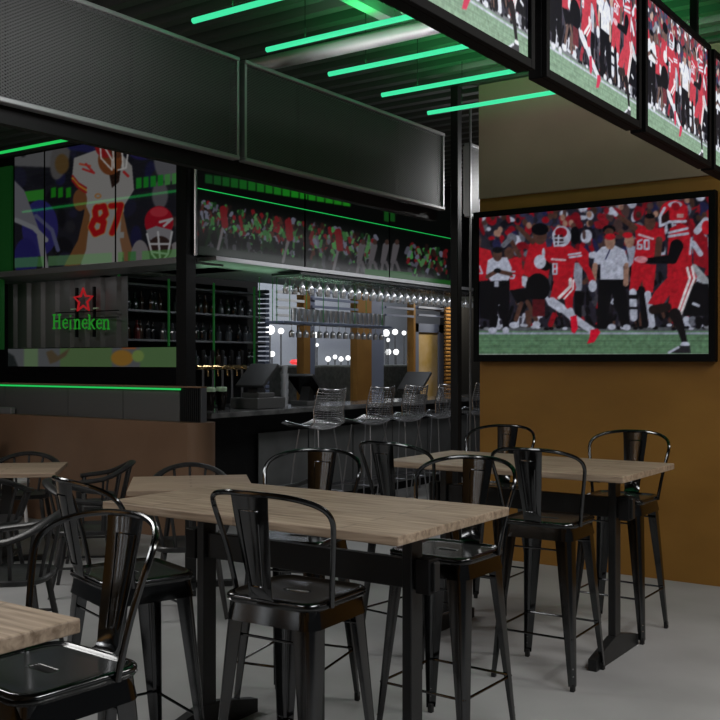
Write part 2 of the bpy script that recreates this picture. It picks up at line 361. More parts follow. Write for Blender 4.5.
def screen_mesh(name, P00, U, V, nu, nv, col):
    """flat grid P00 + u*U + v*V (v runs down), colours col[nv,nu,3] as an attribute"""
    us, vs = np.linspace(0,1,nu), np.linspace(0,1,nv)
    P00, U, V = (np.array(list(k)) for k in (P00, U, V))
    co = P00 + us[None,:,None]*U + vs[:,None,None]*V
    idx = np.arange(nu*nv).reshape(nv,nu)
    f = np.stack([idx[1:,:-1], idx[1:,1:], idx[:-1,1:], idx[:-1,:-1]], -1).reshape(-1,4)
    me = bpy.data.meshes.new(name); me.from_pydata(co.reshape(-1,3).tolist(), [], f.tolist())
    at = me.color_attributes.new('picture', 'FLOAT_COLOR', 'POINT')
    c4 = np.ones((nu*nv,4)); c4[:,:3] = lin(col).reshape(-1,3); at.data.foreach_set('color', c4.ravel().astype(np.float32))
    return me

# ================================================================== THE ROOM
WY = 7.36                                   # television wall
bm = B(); box(bm, -16, 2.2, -3, 26, -.1, 0); struct('floor', bm, M['floor'])
bm = B(); box(bm, -3.94, 2.2, WY, WY+.2, 0, 3.9); struct('wall_right', bm, M['ochre'])
M['taupe'] = noise_mix(mat('taupe_cladding', (.2,.15,.1), .5, spec=.3), (.20,.145,.105), (.25,.19,.14), (1,1,1), 1.2, 6, .3, .7)
bm = B(); box(bm, -3.94, 2.2, WY-.02, WY, 2.96, 3.9); struct('trim_14', bm, M['taupe'])
# corrugated deck
bm = B(); prof = []; y = -3.; pitch = .21
while y < 22:
    prof += [(y,3.9),(y+.075,3.9),(y+.105,3.96),(y+.18,3.96)]; y += pitch
lo = [Vector((-12,u,v)) for u, v in prof]; hi = [Vector((2.2,u,v)) for u, v in prof]
loft(bm, [lo, hi], False, False, closed=False)
struct('ceiling', bm, M['deck'])

# ---------------------------------------------------------------- fascia
FX = -4.11
def fascia(y0, y1, label):
    t = thing('fascia_panel', label, 'panel', (FX, (y0+y1)/2, 0))
    L = (y1-y0)/2
    bm = B(); box(bm, -.004, .004, -L+.012, L-.012, 2.87, 3.45); obj('perforated_sheet', bm, M['mesh'], t)
    bm = B(); box(bm, -.04, .02, -L, L, 3.445, 3.47, .004, 1); obj('top_rail', bm, M['edge'], t)
    bm = B(); box(bm, -.04, .02, -L, L, 2.845, 2.87, .004, 1); obj('bottom_rail', bm, M['edge'], t)
    for s in (-1,1):
        bm = B(); a, b = sorted((s*L, s*(L-.02))); box(bm, -.05, .012, a, b, 2.87, 3.445); obj('end_stile', bm, M['edge'], t)
    for k in range(1,4):
        yy = -L+2*L*k/4; bm = B(); box(bm, -.05, -.02, yy-.03, yy+.03, 2.87, 3.445); obj('stiffener', bm, M['black'], t)
    return t
fascia(1.4, 4.57, 'long perforated grey metal fascia panel at upper left of the photo, nearer one')
fascia(7.47, 9.4, 'short bright stretch of perforated panel seen in the gap right of the black post')
fascia(4.62, 7.05, 'perforated metal fascia panel further along, ending beside the slim black post')
bm = B(); box(bm, FX-.12, FX-.06, 1.4, 7.05, 2.765, 2.86); box(bm, FX-.12, FX-.055, 1.4, 7.1, 2.86, 3.46)
tag(obj('fascia_beam', bm, M['black']), 'black steel beam and backing behind the perforated fascia', 'beam')

# black post at the end of the television wall + slim metal frame
bm = B(); box(bm, -.035,.035,-.035,.035,0,3.9,.004,1)
o = obj('post', bm, M['black']); o.location = (-4.115,7.27,0); tag(o, 'slim black square post left of the wall television', 'post')
a = onY(7.44, 465); 
bm = B(); box(bm, -.007,.007,-.01,.01,0,3.78); box(bm, -.007,.15,-.01,.01,3.775,3.79)
o = obj('glazing_frame', bm, M['framedark']); o.location = (a.x+.03,7.48,0); tag(o, 'thin bright metal frame standing just right of the black post', 'frame')

# ---------------------------------------------------------------- LED tubes
ords = ['nearest', 'second', 'middle', 'fourth', 'farthest']
for k in range(5):
    yk = 4.106+.6435*k
    t = thing('led_tube', f'{ords[k]} of five glowing green LED tubes under the deck ceiling', 'light', (-4.03, yk, 3.55), 0, 'green LED tubes under the ceiling')
    bm = B(); tube(bm, [(0,0,0),(2.15,0,0)], .0165, 10); obj('tube', bm, M['led'], t, True)
    for s in (.3, 1.85):
        bm = B(); tube(bm, [(s,0,.014),(s,0,.36)], .0025, 5); obj('hanger', bm, M['black'], t)
    l = bpy.data.lights.new('led_glow', 'AREA'); l.shape = 'RECTANGLE'; l.size = 2.1; l.size_y = .03; l.energy = 7.5; l.color = (.06,1,.22)
    lo_ = bpy.data.objects.new('led_glow', l); C.objects.link(lo_); lo_.location = (-2.95, yk, 3.575); lo_.rotation_euler = (PI,0,0)
bm = B(); tube(bm, [(-12,5.68,3.55),(-6.0,5.68,3.55)], .014, 8)
tag(obj('led_tube', bm, M['leddim'], None, True), 'dim green LED tube over the low tables, at left edge under the fascia', 'light')

# pipe, duct and tray below the deck
bm = B(); tube(bm, [(-7,5.07,3.59),(1.5,5.07,3.59)], .048, 18)
tag(obj('duct_pipe', bm, M['galv'], None, True), 'shiny round metal pipe running under the ceiling between green tubes', 'pipe')
t = thing('flexible_duct', 'ribbed flexible duct hanging at the top of the photo', 'duct', (-3.1,4.90,3.735))
bm = B(); rings = []
for i in range(120):
    x = i*.013; r = .125+.008*(1 if i % 6 < 2 else 0)
    rings.append([Vector((x,r*math.cos(2*PI*k/28),r*math.sin(2*PI*k/28))) for k in range(28)])
loft(bm, rings); obj('duct_body', bm, M['greymetal'], t, True, 60)
for x in (.3,1.2):
    bm = B(); box(bm, x-.015,x+.015,-.01,.01,.12,.165); obj('strap', bm, M['black'], t)
a = onY(4.3, 315, 12)
bm = B(); box(bm, -.04,.04,0,.62,-.03,.03); box(bm, -.28,.04,-.05,.0,-.03,.03)
for s in (.05,.57): tube(bm, [(0,s,.03),(0,s,.24)], .006, 6)
o = obj('cable_tray', bm, M['greymetal']); o.location = (-3.28,4.36,3.68); tag(o, 'grey L-shaped cable tray under the deck between green tubes', 'tray')

# ---------------------------------------------------------------- televisions
game = game_picture()
NU, NV = 240, 164
tvx0, tvx1, tvz1, tvz0 = onY(7.28,474).x, onY(7.28,715.5).x, 2.84, 1.615
ix0, ix1, iz1, iz0 = onY(7.28,478.5).x, onY(7.28,707.5).x, 2.79, 1.672
us, vs = np.meshgrid(np.linspace(0,1,NU), np.linspace(0,1,NV))
Xg = ix0+(ix1-ix0)*us; Zg = iz1+(iz0-iz1)*vs
dd = -Xg*SN+7.28*CS; game_col = game.sample(360+1000*(Xg*CS+7.28*SN)/dd, 361-1000*(Zg-H)/dd)
game_bright = 255*np.clip((game_col/255)**.80*1.32-.035*0, 0, .92); gm = game_bright.mean(-1,keepdims=True); game_bright = game_bright*.74+gm*.26+6*(gm>40)
M['tvwall'] = attr_screen('tv_wall_picture', .85, .3, .08); M['tvhang'] = attr_screen('tv_hanging_picture', 1.0, .3, .08)
def television(label, loc, rz, w, h, bez, bezb, m, group, pic):
    t = thing('television', label, 'television', loc, rz, group)
    bm = B(); box(bm, -w/2, w/2, .012, .07, -h/2, h/2, .004, 1); obj('housing', bm, M['bezel'], t)
    for nm, (x0,x1,z0,z1) in (('l',(-w/2,-w/2+bez,-h/2,h/2)),('r',(w/2-bez,w/2,-h/2,h/2)),('t',(-w/2+bez,w/2-bez,h/2-bez,h/2)),('b',(-w/2+bez,w/2-bez,-h/2,-h/2+bezb))):
        bm = B(); box(bm, x0,x1,-.008,.012,z0,z1,.002,1); obj('bezel', bm, M['bezel'], t)
    me = screen_mesh('screen', (-w/2+bez,.008,h/2-bez), (w-2*bez,0,0), (0,0,-(h-bez-bezb)), NU, NV, pic); me.materials.append(m)
    o = bpy.data.objects.new('screen', me); C.objects.link(o); o.parent = t
    bm = B(); box(bm, -.2,.2,.07,.085,-.15,.15); obj('mounting_plate', bm, M['black'], t)
    return t
television('big wall television showing football, on the ochre wall', ((tvx0+tvx1)/2, 7.275, (tvz0+tvz1)/2), 0, tvx1-tvx0, tvz1-tvz0, .046, .056, M['tvwall'], None, game_col)
spans = [(2.345,3.405,'hanging television cut by the top edge, leftmost of the hanging row'),(3.507,4.556,'hanging television second from left, with green glow at its left side'),(4.614,5.692,'hanging television third from left, smaller in the photo'),(5.75,6.82,'hanging television at the right edge of the photo, only a sliver showing')]
for y0, y1, lab in spans:
    television(lab, (-1.6,(y0+y1)/2,3.037), PI/2, y1-y0, .68, .03, .034, M['tvhang'], 'hanging televisions in a row', game_bright)
t = thing('television_rig', 'black hanging rail carrying the row of televisions', 'rail', (-1.6,4.6,0))
bm = B(); box(bm, -.16,-.085,-2.3,2.3,2.95,3.02); obj('rail', bm, M['grey'], t)
for yy in (-1.95,-.95,.1,1.2,2.0):
    bm = B(); box(bm, -.14,-.10,yy-.02,yy+.02,3.02,3.9); obj('drop_rod', bm, M['black'], t)

# ---------------------------------------------------------------- bar island
BY, BX = 6.89, -6.61
bm = B(); box(bm, -12,-6.46,6.5,6.8,0,1.06)
for k in range(1): pass
pts = [( -6.46,6.5)] + [(-6.46+.15*math.sin(a*PI/12), 6.65-.15*math.cos(a*PI/12)) for a in range(13)]
prism(bm, pts, 'z', 0, 1.06); o = struct('wall_partition', bm, M['brown'], smooth=True)
# dark upstand over it
t = thing('counter_upstand', 'dark textured upstand with green light line above the brown half wall', 'panel', (0,6.6,0))
xs = [-12] + [onY(6.6,p).x for p in (-60,5,68,123,180)]
for a, b in zip(xs, xs[1:]):
    bm = B(); box(bm, a+.004, b-.004, 0, .04, 1.062, 1.375); obj('upstand_panel', bm, M['grey'], t)
xr = onY(6.6,201.5).x
bm = B(); x = xs[-1]+.006
while x < xr-.01: box(bm, x, x+.016, 0,.05,1.062,1.375); x += .026
obj('fluted_end', bm, M['blacksteel'], t)
bm = B(); box(bm, -12, xr+.01, -.01,.06,1.375,1.388); obj('cap_rail', bm, M['brown'], t)
bm = B(); box(bm, xr-.004, xr+.012, -.008,.055,1.062,1.375); obj('end_trim', bm, M['steel'], t)
bm = B(); box(bm, -12, onY(6.58,180).x, 6.575,6.592,1.352,1.368); tag(obj('led_strip', bm, M['leddim']), 'thin bright green LED line along the dark upstand', 'light')
# corner column
bm = B(); box(bm, -.066,.066,-.066,.066,0,3.9,.004,1); o = obj('column', bm, M['black']); o.location = (-6.72,6.75,0); tag(o, 'thick black column at the corner of the bar', 'column')
# counter
t = thing('bar_counter', 'long dark stone bar counter behind the wire stools', 'counter', (0,0,0))
bm = B(); box(bm, BX-.66, BX, 6.98, 14.5, 1.07, 1.122, .006, 2); obj('countertop', bm, M['stone'], t)
bm = B(); box(bm, BX-.6, BX-.24, 6.98, 14.4, 0, 1.07); obj('carcass', bm, M['black'], t)
bm = B(); y0 = onX(BX-.22,257).y; box(bm, BX-.26, BX-.20, y0, 14.4, .1, .87)
yy = y0
while yy < 14.3:
    bm2 = B(); box(bm2, BX-.215, BX-.20, yy+.006, min(yy+.84,14.4)-.006, .1, .87, .003, 1); obj('front_panel', bm2, M['barfront'], t); yy += .85
bm.free()
bm = B(); tube(bm, [(BX-.06,7.6,.24),(BX-.06,14.2,.24)], .02, 8)
for q in range(7): tube(bm, [(BX-.06,7.7+q*1.05,.24),(BX-.06,7.7+q*1.05,0)], .012, 6)
obj('foot_rail', bm, M['steel'], t, True)
# display bulkhead over the bar
bm = B(); box(bm, -12, -6.78, BY+.05, BY+.45, 2.62, 3.89); box(bm, BX-.45, BX-.05, BY+.1, 14.5, 2.62, 3.89); struct('trim_1', bm, M['black'])
bm = B(); box(bm, -10.9, -6.80, BY-.06, BY+.46, 2.555, 2.615); box(bm, BX-.46, BX+.06, BY+.09, 14.5, 2.575, 2.615); tag(obj('display_ledge', bm, M['greymetal']), 'long grey metal ledge under the bar displays', 'ledge')
bm = B(); box(bm, -11.9, -7.2, BY+.46, BY+1.3, 2.60, 2.64); box(bm, BX-1.6, BX-.46, BY+.46, 14.5, 2.60, 2.64); struct('trim_2', bm, M['scrim'])

# left displays: player in white, number 87
def left_picture():
    R = random.Random(5); p = Pic(8, 186, 122, 282, (22,22,28))
    for _ in range(60): p.ell(R.uniform(8,186), R.uniform(122,280), R.uniform(4,14), R.uniform(4,14), R.choice([(18,18,24),(26,26,40),(14,14,18),(50,40,36),(24,24,50),(30,30,34)]))
    p.poly([(14,146),(62,136),(62,168),(14,166)], (82,82,84)); p.ell(23,154,3,3,(24,24,26)); p.ell(60,158,9,22,(74,72,72),.2); p.ell(62,164,7,10,(78,60,34)); p.poly([(60,140),(98,136),(98,154),(70,150)], (26,26,62)); p.ell(168,160,14,22,(80,80,84)); p.ell(160,195,8,14,(76,74,78))
    p.ell(142,150,14,10,(30,26,66)); p.blur(8)
    for i in range(8):  # green blocks here and just below: reflections of the lit deck, painted in
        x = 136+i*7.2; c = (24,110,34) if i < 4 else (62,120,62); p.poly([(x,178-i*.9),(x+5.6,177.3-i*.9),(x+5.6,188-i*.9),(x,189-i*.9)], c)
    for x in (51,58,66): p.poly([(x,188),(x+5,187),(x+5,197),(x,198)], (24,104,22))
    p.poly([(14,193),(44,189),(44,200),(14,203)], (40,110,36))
    # blue player low left
    p.ell(40,228,18,28,(34,32,84)); p.poly([(14,180),(24,190),(40,232),(14,222)], (90,90,96)); p.path([(16,220),(34,228),(46,240)],2.4,(110,112,116)); p.path([(36,216),(52,230),(58,250)],2,(70,72,100)); p.ell(26,258,12,20,(28,26,78)); p.path([(40,236),(46,270)],3,(110,110,112))
    # player in white
    p.poly([(74,158),(96,150),(120,152),(132,166),(134,190),(124,206),(122,275),(80,275),(86,215),(82,195),(72,178)], (124,122,120))
    p.poly([(74,178),(86,192),(84,214),(78,240),(66,262),(60,276),(76,276),(86,250),(90,215)], (94,62,36)); p.ell(80,200,7,11,(92,58,34)); p.poly([(122,205),(128,235),(136,262),(140,282),(128,282),(120,240)], (104,74,52)); p.rect(113,124,232,238,(120,120,118))
    for o_, c in ((0,(120,24,24)),(2.3,(150,110,40)),(4.4,(120,24,24))): p.path([(72.5,176+o_),(78,183+o_),(86,188+o_)],1.1,c)
    p.path([(80,164),(90,166)],1,(150,60,40)); p.path([(83,169),(94,173),(86,164)],1,(140,30,30))
    def num(pts, r=3.1): p.path(pts, r+.8, (150,100,50)); p.path(pts, r, (136,14,18))
    num([(96,208),(104,206),(106,214),(102,219),(94,220),(91,227),(95,234),(102,231),(104,222),(96,219),(95,211),(97,207)], 2.7); num([(111,206),(121,205),(117,220),(112,233)], 2.7)
    p.ell(98,196,3.4,2.6,(140,90,40)); p.ell(98,196,2,1.5,(120,118,116)); p.path([(124,172),(128,176)],1.4,(140,30,30))
    p.poly([(100,160),(108,168),(112,188),(119,182),(121,166)], (30,18,14)); p.ell(110,160,12,15,(96,52,26)); p.ell(106,146,11,12,(120,22,24)); p.ell(117,150,7,8,(70,40,26))
    for q in ([(100,142),(101,158),(112,170)],[(104,146),(112,160),(112,170)],[(113,150),(114,168)],[(128,152),(126,168),(118,170)],[(110,148),(128,152)],[(122,150),(123,168)]): p.path(q,.75,(170,168,166))
    # helmet low right
    p.ell(140,262,10,22,(104,100,102)); p.ell(176,262,9,20,(104,100,102)); p.ell(159,222,14.5,16,(128,14,28)); p.ell(159,212,9,5,(150,40,50)); p.poly([(146,230),(156,226),(172,230),(170,240),(150,240)], (110,108,112)); p.ell(160,248,12,12,(40,28,26))
    for q in ([(147,234),(152,254),(162,266)],[(172,232),(168,254),(160,264)],[(150,244),(170,244)],[(152,252),(168,254)],[(158,232),(160,258)]): p.path(q,1,(156,156,158))
    p.path([(160,222),(172,219),(164,226)],1.3,(150,146,148))
    p.a = p.a*.92
    for x0, x1, c in ((14,44,(78,150,70)),(48,112,(96,150,92)),(118,124,(76,140,60)),(128,136,(26,110,34)),(142,180,(70,140,62))):  # lower green row, also a deck reflection blended into the picture
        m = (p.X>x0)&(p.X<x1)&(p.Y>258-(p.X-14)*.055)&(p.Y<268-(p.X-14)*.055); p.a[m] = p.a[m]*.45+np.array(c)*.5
    p.blur(3); return p
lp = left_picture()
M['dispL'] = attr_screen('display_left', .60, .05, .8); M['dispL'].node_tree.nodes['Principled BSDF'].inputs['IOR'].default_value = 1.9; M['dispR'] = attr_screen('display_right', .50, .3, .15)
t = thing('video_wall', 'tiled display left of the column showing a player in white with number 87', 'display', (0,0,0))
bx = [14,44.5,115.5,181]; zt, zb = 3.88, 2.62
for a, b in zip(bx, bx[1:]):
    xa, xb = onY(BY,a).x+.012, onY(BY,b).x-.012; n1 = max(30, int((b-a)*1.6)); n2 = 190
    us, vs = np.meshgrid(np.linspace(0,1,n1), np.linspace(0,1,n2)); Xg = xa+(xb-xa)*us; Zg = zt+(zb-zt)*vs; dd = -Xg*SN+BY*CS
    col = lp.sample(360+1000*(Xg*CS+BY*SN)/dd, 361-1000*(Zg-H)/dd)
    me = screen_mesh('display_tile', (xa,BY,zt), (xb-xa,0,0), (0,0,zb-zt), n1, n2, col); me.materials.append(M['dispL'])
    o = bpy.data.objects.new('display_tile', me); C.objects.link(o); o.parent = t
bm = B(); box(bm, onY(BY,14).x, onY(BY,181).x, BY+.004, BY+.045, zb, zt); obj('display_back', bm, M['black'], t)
# right displays: crowd pictures
def right_picture():
    R = random.Random(11); p = Pic(190, 460, 155, 300, (9,11,10))
    top = lambda x: 186+(x-200)*.2
    for i, x in enumerate(np.arange(205,345,8.6)):  # row of green blocks paints the green-lit deck mirrored in the glass
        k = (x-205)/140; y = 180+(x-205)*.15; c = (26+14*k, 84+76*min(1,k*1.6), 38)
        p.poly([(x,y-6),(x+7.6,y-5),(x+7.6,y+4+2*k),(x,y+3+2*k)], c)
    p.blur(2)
    for x0, x1 in ((199,304),(308,376),(408,448)):
        for _ in range(int((x1-x0)*3.4)):
            x = R.uniform(x0,x1); y = top(x)+R.uniform(14,48)
            c = R.choice([(110,24,26),(128,22,30),(54,28,22),(88,140,84),(60,120,60),(120,122,140),(34,22,20),(20,60,26),(84,44,34),(96,96,110),(76,160,80)])
            p.seg((x,y),(x+R.uniform(-2,2),y+R.uniform(1,6)),R.uniform(.7,2.1),c)
        for _ in range(int((x1-x0)*.8)):
            x = R.uniform(x0,x1); y = top(x)+R.uniform(38,56); p.seg((x,y),(x+R.uniform(-3,3),y+8),R.uniform(1,2.4),R.choice([(6,8,8),(10,12,10),(70,70,76),(18,40,20)]))
        p.poly([(x0,top(x0)+60),(x1,top(x1)+52),(x1,top(x1)+70),(x0,top(x0)+78)], (38,48,40))
    for x in (225,290,340): p.seg((x,top(x)+28),(x-7,top(x)+58),1.4,(120,116,120)); p.seg((x-2,top(x)+18),(x,top(x)+34),3.4,(126,20,28))
    for x in (362,374,386,396):
        p.seg((x,246),(x-3,262),3.4,(104,100,104),2.6); p.seg((x-3,262),(x-5,274),1.5,(96,92,96)); p.seg((x,262),(x+4,273),1.5,(96,92,96)); p.ell(x+1,242,2.2,2.6,(70,50,44))
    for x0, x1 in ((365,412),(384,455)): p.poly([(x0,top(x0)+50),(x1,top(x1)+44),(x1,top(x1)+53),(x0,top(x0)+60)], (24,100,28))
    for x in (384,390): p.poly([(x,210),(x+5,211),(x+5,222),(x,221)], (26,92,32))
    p.a = p.a*.88; p.blur(2); return p
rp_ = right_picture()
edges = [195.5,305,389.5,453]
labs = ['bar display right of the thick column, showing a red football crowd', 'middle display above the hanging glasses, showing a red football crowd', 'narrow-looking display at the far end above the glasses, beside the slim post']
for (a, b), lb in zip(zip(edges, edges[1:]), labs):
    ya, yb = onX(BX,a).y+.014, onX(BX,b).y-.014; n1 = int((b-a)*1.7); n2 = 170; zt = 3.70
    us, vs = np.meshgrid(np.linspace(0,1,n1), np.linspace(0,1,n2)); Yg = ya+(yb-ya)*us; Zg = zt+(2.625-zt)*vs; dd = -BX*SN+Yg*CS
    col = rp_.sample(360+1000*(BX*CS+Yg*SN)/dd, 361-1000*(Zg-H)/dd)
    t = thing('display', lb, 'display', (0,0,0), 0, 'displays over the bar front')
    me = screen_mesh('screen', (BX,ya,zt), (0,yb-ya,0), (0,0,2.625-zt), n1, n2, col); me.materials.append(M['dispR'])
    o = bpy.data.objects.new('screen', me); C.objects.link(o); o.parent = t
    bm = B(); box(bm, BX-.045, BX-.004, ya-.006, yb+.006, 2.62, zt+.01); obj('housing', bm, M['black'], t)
a = onX(BX+.01,195.5)
bm = B(); tube(bm, [(BX+.03,a.y-.02,2.6),(BX+.03,a.y-.02,3.8)], .016, 8); tag(obj('display_trim', bm, M['steel'], None, True), 'bright vertical metal trim right of the thick black column', 'trim')
a, b = onX(BX+.02,197,188), onX(BX+.02,453,239)
bm = B(); tube(bm, [a,b], .004, 6); tag(obj('led_line', bm, M['leddim']), 'hair thin green light line across the crowd displays', 'light')

# under the left display: corrugated wall, neon, low reflection strip, green panel
ya = 7.42
bm = B(); xa, xb = onY(ya,8).x, onY(ya,118).x; pts = []; x = xa
while x < xb:
    pts += [(x,ya),(x+.10,ya),(x+.13,ya+.04),(x+.23,ya+.04)]; x += .26
pts = pts+[(u,v+.008) for u, v in pts[::-1]]
loft(bm, [[Vector((u,v,z)) for u, v in pts] for z in (1.0,2.545)], False, False); tag(obj('corrugated_panel', bm, M['corr']), 'grey corrugated metal sheet behind the neon sign', 'panel')
bm = B(); box(bm, -10.8, onY(6.98,-2).x+.0, 6.96, 7.0, 1.06, 2.545); box(bm, onY(6.98,-2).x, onY(6.98,3).x, 6.96,7.0,1.75,2.545); tag(obj('green_panel', bm, M['greenwall']), 'green glowing panel at the left edge under the display', 'panel')
bm = B(); box(bm, -10.8, onY(6.92,12.5).x, 6.90, 6.93, 2.62, 3.8); tag(obj('green_panel', bm, M['greenwall']), 'dark green glowing panel left of the tiled display, above the ledge', 'panel')
# neon sign
NY = 7.30
t = thing('neon_sign', 'green neon beer sign with red star on a black frame', 'sign', onY(NY,84,316), 0)
sv = -(onY(NY,84,330).z-onY(NY,84,316).z)/14; s_ = 1.02*(onY(NY,111.5,316).x-onY(NY,53,316).x)/58.5     # metres per photo pixel on the sign
GL = {'H': [[(0,0),(0,10)],[(5.4,0),(5.4,10)],[(0,5.2),(5.4,5.2)],[(-1.3,0),(1.3,0)],[(-1.3,10),(1.3,10)],[(4.1,0),(6.7,0)],[(4.1,10),(6.7,10)]],
 'e': [[(.3,3.6),(4.6,3.9),(4.3,5.9),(2.5,6.8),(.6,5.8),(0,3.4),(.8,1),(2.6,.1),(4.6,1.1)]],
 'i': [[(.9,0),(.9,6.4)],[(.2,0),(1.6,0)],[(.9,8.8),(.9,9.7)]],
 'n': [[(-.9,6.6),(.2,6.6),(.2,0)],[(-.9,0),(1.3,0)],[(.2,4.8),(1.7,6.5),(3.5,6.4),(4.2,5),(4.2,0)],[(3.2,0),(5.2,0)]],
 'k': [[(-.9,10),(.2,10),(.2,0)],[(-.9,0),(1.3,0)],[(.3,2.8),(4,6.6),(5,6.6)],[(1.6,4.1),(4.6,0),(5.4,0)]]}
adv = {'H':9.0,'e':6.7,'i':5.4,'n':7.3,'k':7.2}; x = -30.0
for ch in 'Heineken':
    bm = B()
    for st in GL[ch]: tube(bm, [((x+u)*s_, 0, (v*1.38-11.6-.04*(x+28))*sv) for u, v in st], .56*s_, 6)
    obj('neon_letter', bm, M['neongreen'], t); x += adv[ch]
bm = B(); st = []
for k in range(10):
    r = 10.2 if k % 2 == 0 else 4.5; a = PI/2+k*PI/5; st.append((r*math.sin(k*PI/5)*s_*.92-.8*s_, 0, (15.6+r*math.cos(k*PI/5)*1.18)*sv))
tube(bm, st, .85*s_, 6, closed=True); obj('neon_star', bm, M['neonred'], t)
for px_ in (-9.5,7.5):
    bm = B(); box(bm, (px_-.7)*s_, (px_+.7)*s_, .02,.05, -21*sv, 29*sv); obj('frame_bar', bm, M['black'], t)
for zz in (4.5,-2):
    bm = B(); box(bm, -31*s_, 30*s_, .03,.05,(zz-.5)*sv,(zz+.5)*sv); obj('frame_bar', bm, M['black'], t)
for px_ in (-11,11):
    bm = B(); box(bm, (px_-2)*s_, (px_+2)*s_, -.005,.02, 6.5*sv, 8*sv); obj('clip', bm, M['foam'], t)
# long low glowing strip: a reflection in the glass, painted as a picture
def low_reflection():
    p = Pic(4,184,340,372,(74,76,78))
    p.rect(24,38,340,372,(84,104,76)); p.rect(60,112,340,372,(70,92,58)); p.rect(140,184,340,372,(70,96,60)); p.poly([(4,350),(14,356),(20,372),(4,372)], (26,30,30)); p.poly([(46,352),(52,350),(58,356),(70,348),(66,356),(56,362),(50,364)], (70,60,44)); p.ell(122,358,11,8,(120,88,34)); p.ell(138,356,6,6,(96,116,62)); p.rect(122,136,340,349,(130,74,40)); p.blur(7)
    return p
q = low_reflection(); t = thing('reflection_strip', 'long low glowing strip with a painted glass reflection under the neon sign', 'display', (0,0,0))
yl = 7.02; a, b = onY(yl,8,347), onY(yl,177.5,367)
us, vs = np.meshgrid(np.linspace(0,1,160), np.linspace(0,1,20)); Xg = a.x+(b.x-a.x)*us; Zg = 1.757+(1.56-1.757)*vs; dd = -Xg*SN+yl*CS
me = screen_mesh('screen', (a.x,yl,1.757), (b.x-a.x,0,0), (0,0,-.197), 160, 20, q.sample(360+1000*(Xg*CS+yl*SN)/dd, 361-1000*(Zg-H)/dd)); me.materials.append(M['dispL'])  # carries the painted glass reflection, not a real screen
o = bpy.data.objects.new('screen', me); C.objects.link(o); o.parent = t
bm = B(); box(bm, a.x-.01, b.x+.01, yl+.004, yl+.05, 1.0, 1.765); obj('housing', bm, M['screenoff'], t)  # dark backing behind the reflection strip, not a screen housing
# small grey box on the brown half wall
bm = B(); box(bm, -.16,.16,-.03,.03,0,.07,.008,2); o = obj('grey_box', bm, M['greymetal']); p_ = onY(6.54,4); o.location = (p_.x,6.54,1.06); tag(o, 'small grey box on the brown half wall at the left edge', 'box')

# ---------------------------------------------------------------- back bar shelves and bottles
SX = -8.6
t = thing('back_bar_shelving', 'dark bottle shelving with green uprights behind the bar', 'shelf', (SX,0,0))
ys0, ys1 = onX(SX,112).y, onX(SX,257).y
zs = [onX(SX,253,z).z for z in (366.,342.,316.5,294)]
for z in zs:
    bm = B(); box(bm, -.16,.14,ys0,ys1,z-.022,z); obj('shelf_board', bm, M['greymetal'], t)
for px_ in (118,168,213,253.5):
    yv = onX(SX+.14,px_).y; bm = B(); box(bm, .142,.165,yv-.008,yv+.008,.9,2.57); obj('upright', bm, M['greenframe'], t)
bm = B(); box(bm, -.2,-.165,ys0,ys1,.9,2.58); obj('back_panel', bm, M['black'], t)
bm = B()
for k in range(22): box(bm, .0,.14,ys1+.01,ys1+.09,1.2+k*.062,1.2+k*.062+.045,.006,1)
obj('ribbed_end', bm, M['bluegrey'], t)
def bottle_me(prof, m, name):
    bm = B(); lathe(bm, prof, 10); o = obj(name, bm, m, None, True); me = o.data; bpy.data.objects.remove(o); return me
bp = [(.036,0),(.038,.01),(.038,.15),(.03,.185),(.014,.215),(.0135,.265),(.015,.268),(.015,.285),(.0,.286)]
bp2 = [(.042,0),(.042,.13),(.036,.16),(.016,.18),(.015,.235),(.017,.238),(.017,.255),(0,.256)]
cols = [((.012,.013,.015),'dark'),((.07,.075,.085),'clear'),((.05,.025,.012),'amber'),((.01,.03,.016),'green'),((.16,.012,.012),'red')]
bmes = []
for i, (c, nm) in enumerate(cols):
    m = mat('bottle_'+nm, c, .1, 0, spec=1.)
    bmes.append(bottle_me(bp if i % 2 == 0 else bp2, m, 'bottle'))
R = random.Random(4); rown = ['lowest', 'second', 'upper']
for r, z in enumerate(zs[:3]):
    y = ys0+.1; 
    while y < ys1-.08:
        if not any(abs(y-onX(SX,px_).y) < .05 for px_ in (118,168,213,253.5)):
            me = R.choices(bmes, (5,4,2,2,.7))[0]
            o = bpy.data.objects.new('bottle', me); C.objects.link(o); o.location = (SX+R.uniform(-.02,.08), y, z)
            s = R.uniform(.88,1.05); s = min(s, .93) if r < 3 else s; o.scale = (1,1,s*.82)
            tag(o, f'small bottle standing in the {rown[r]} row of the back bar shelves', 'bottle', f'bottles in the {rown[r]} row behind the bar')
        y += R.choice((.096,.10,.11))
# bar taps
t0 = None
for k, px_ in enumerate((203,213,222.5,232,242)):
    p_ = onX(-7.75, px_); lab = f'{["leftmost","second","middle","fourth","rightmost"][k]} of the brass beer taps behind the counter'
    if t0 is None:
        t0 = thing('beer_tap', lab, 'tap', (p_.x,p_.y,1.12), 0, 'beer taps in a row')
        bm = B(); tube(bm, [(0,0,0),(0,0,.40)], .014, 8); obj('post', bm, M['steel'], t0, True)
        bm = B(); tube(bm, [(-.02,-.085,.43),(-.02,.085,.43)], .026, 10); obj('body', bm, M['brass'], t0, True)
        bm = B(); tube(bm, [(0,0,.42),(.07,0,.40),(.08,0,.33)], .010, 8); obj('spout', bm, M['brass'], t0, True)
        bm = B(); lathe(bm, [(.010,.45),(.016,.50),(.022,.58),(.018,.62),(0,.625)], 10); obj('handle', bm, M['black'], t0, True)
    else: dup(t0, (p_.x,p_.y,1.12), 0, lab)
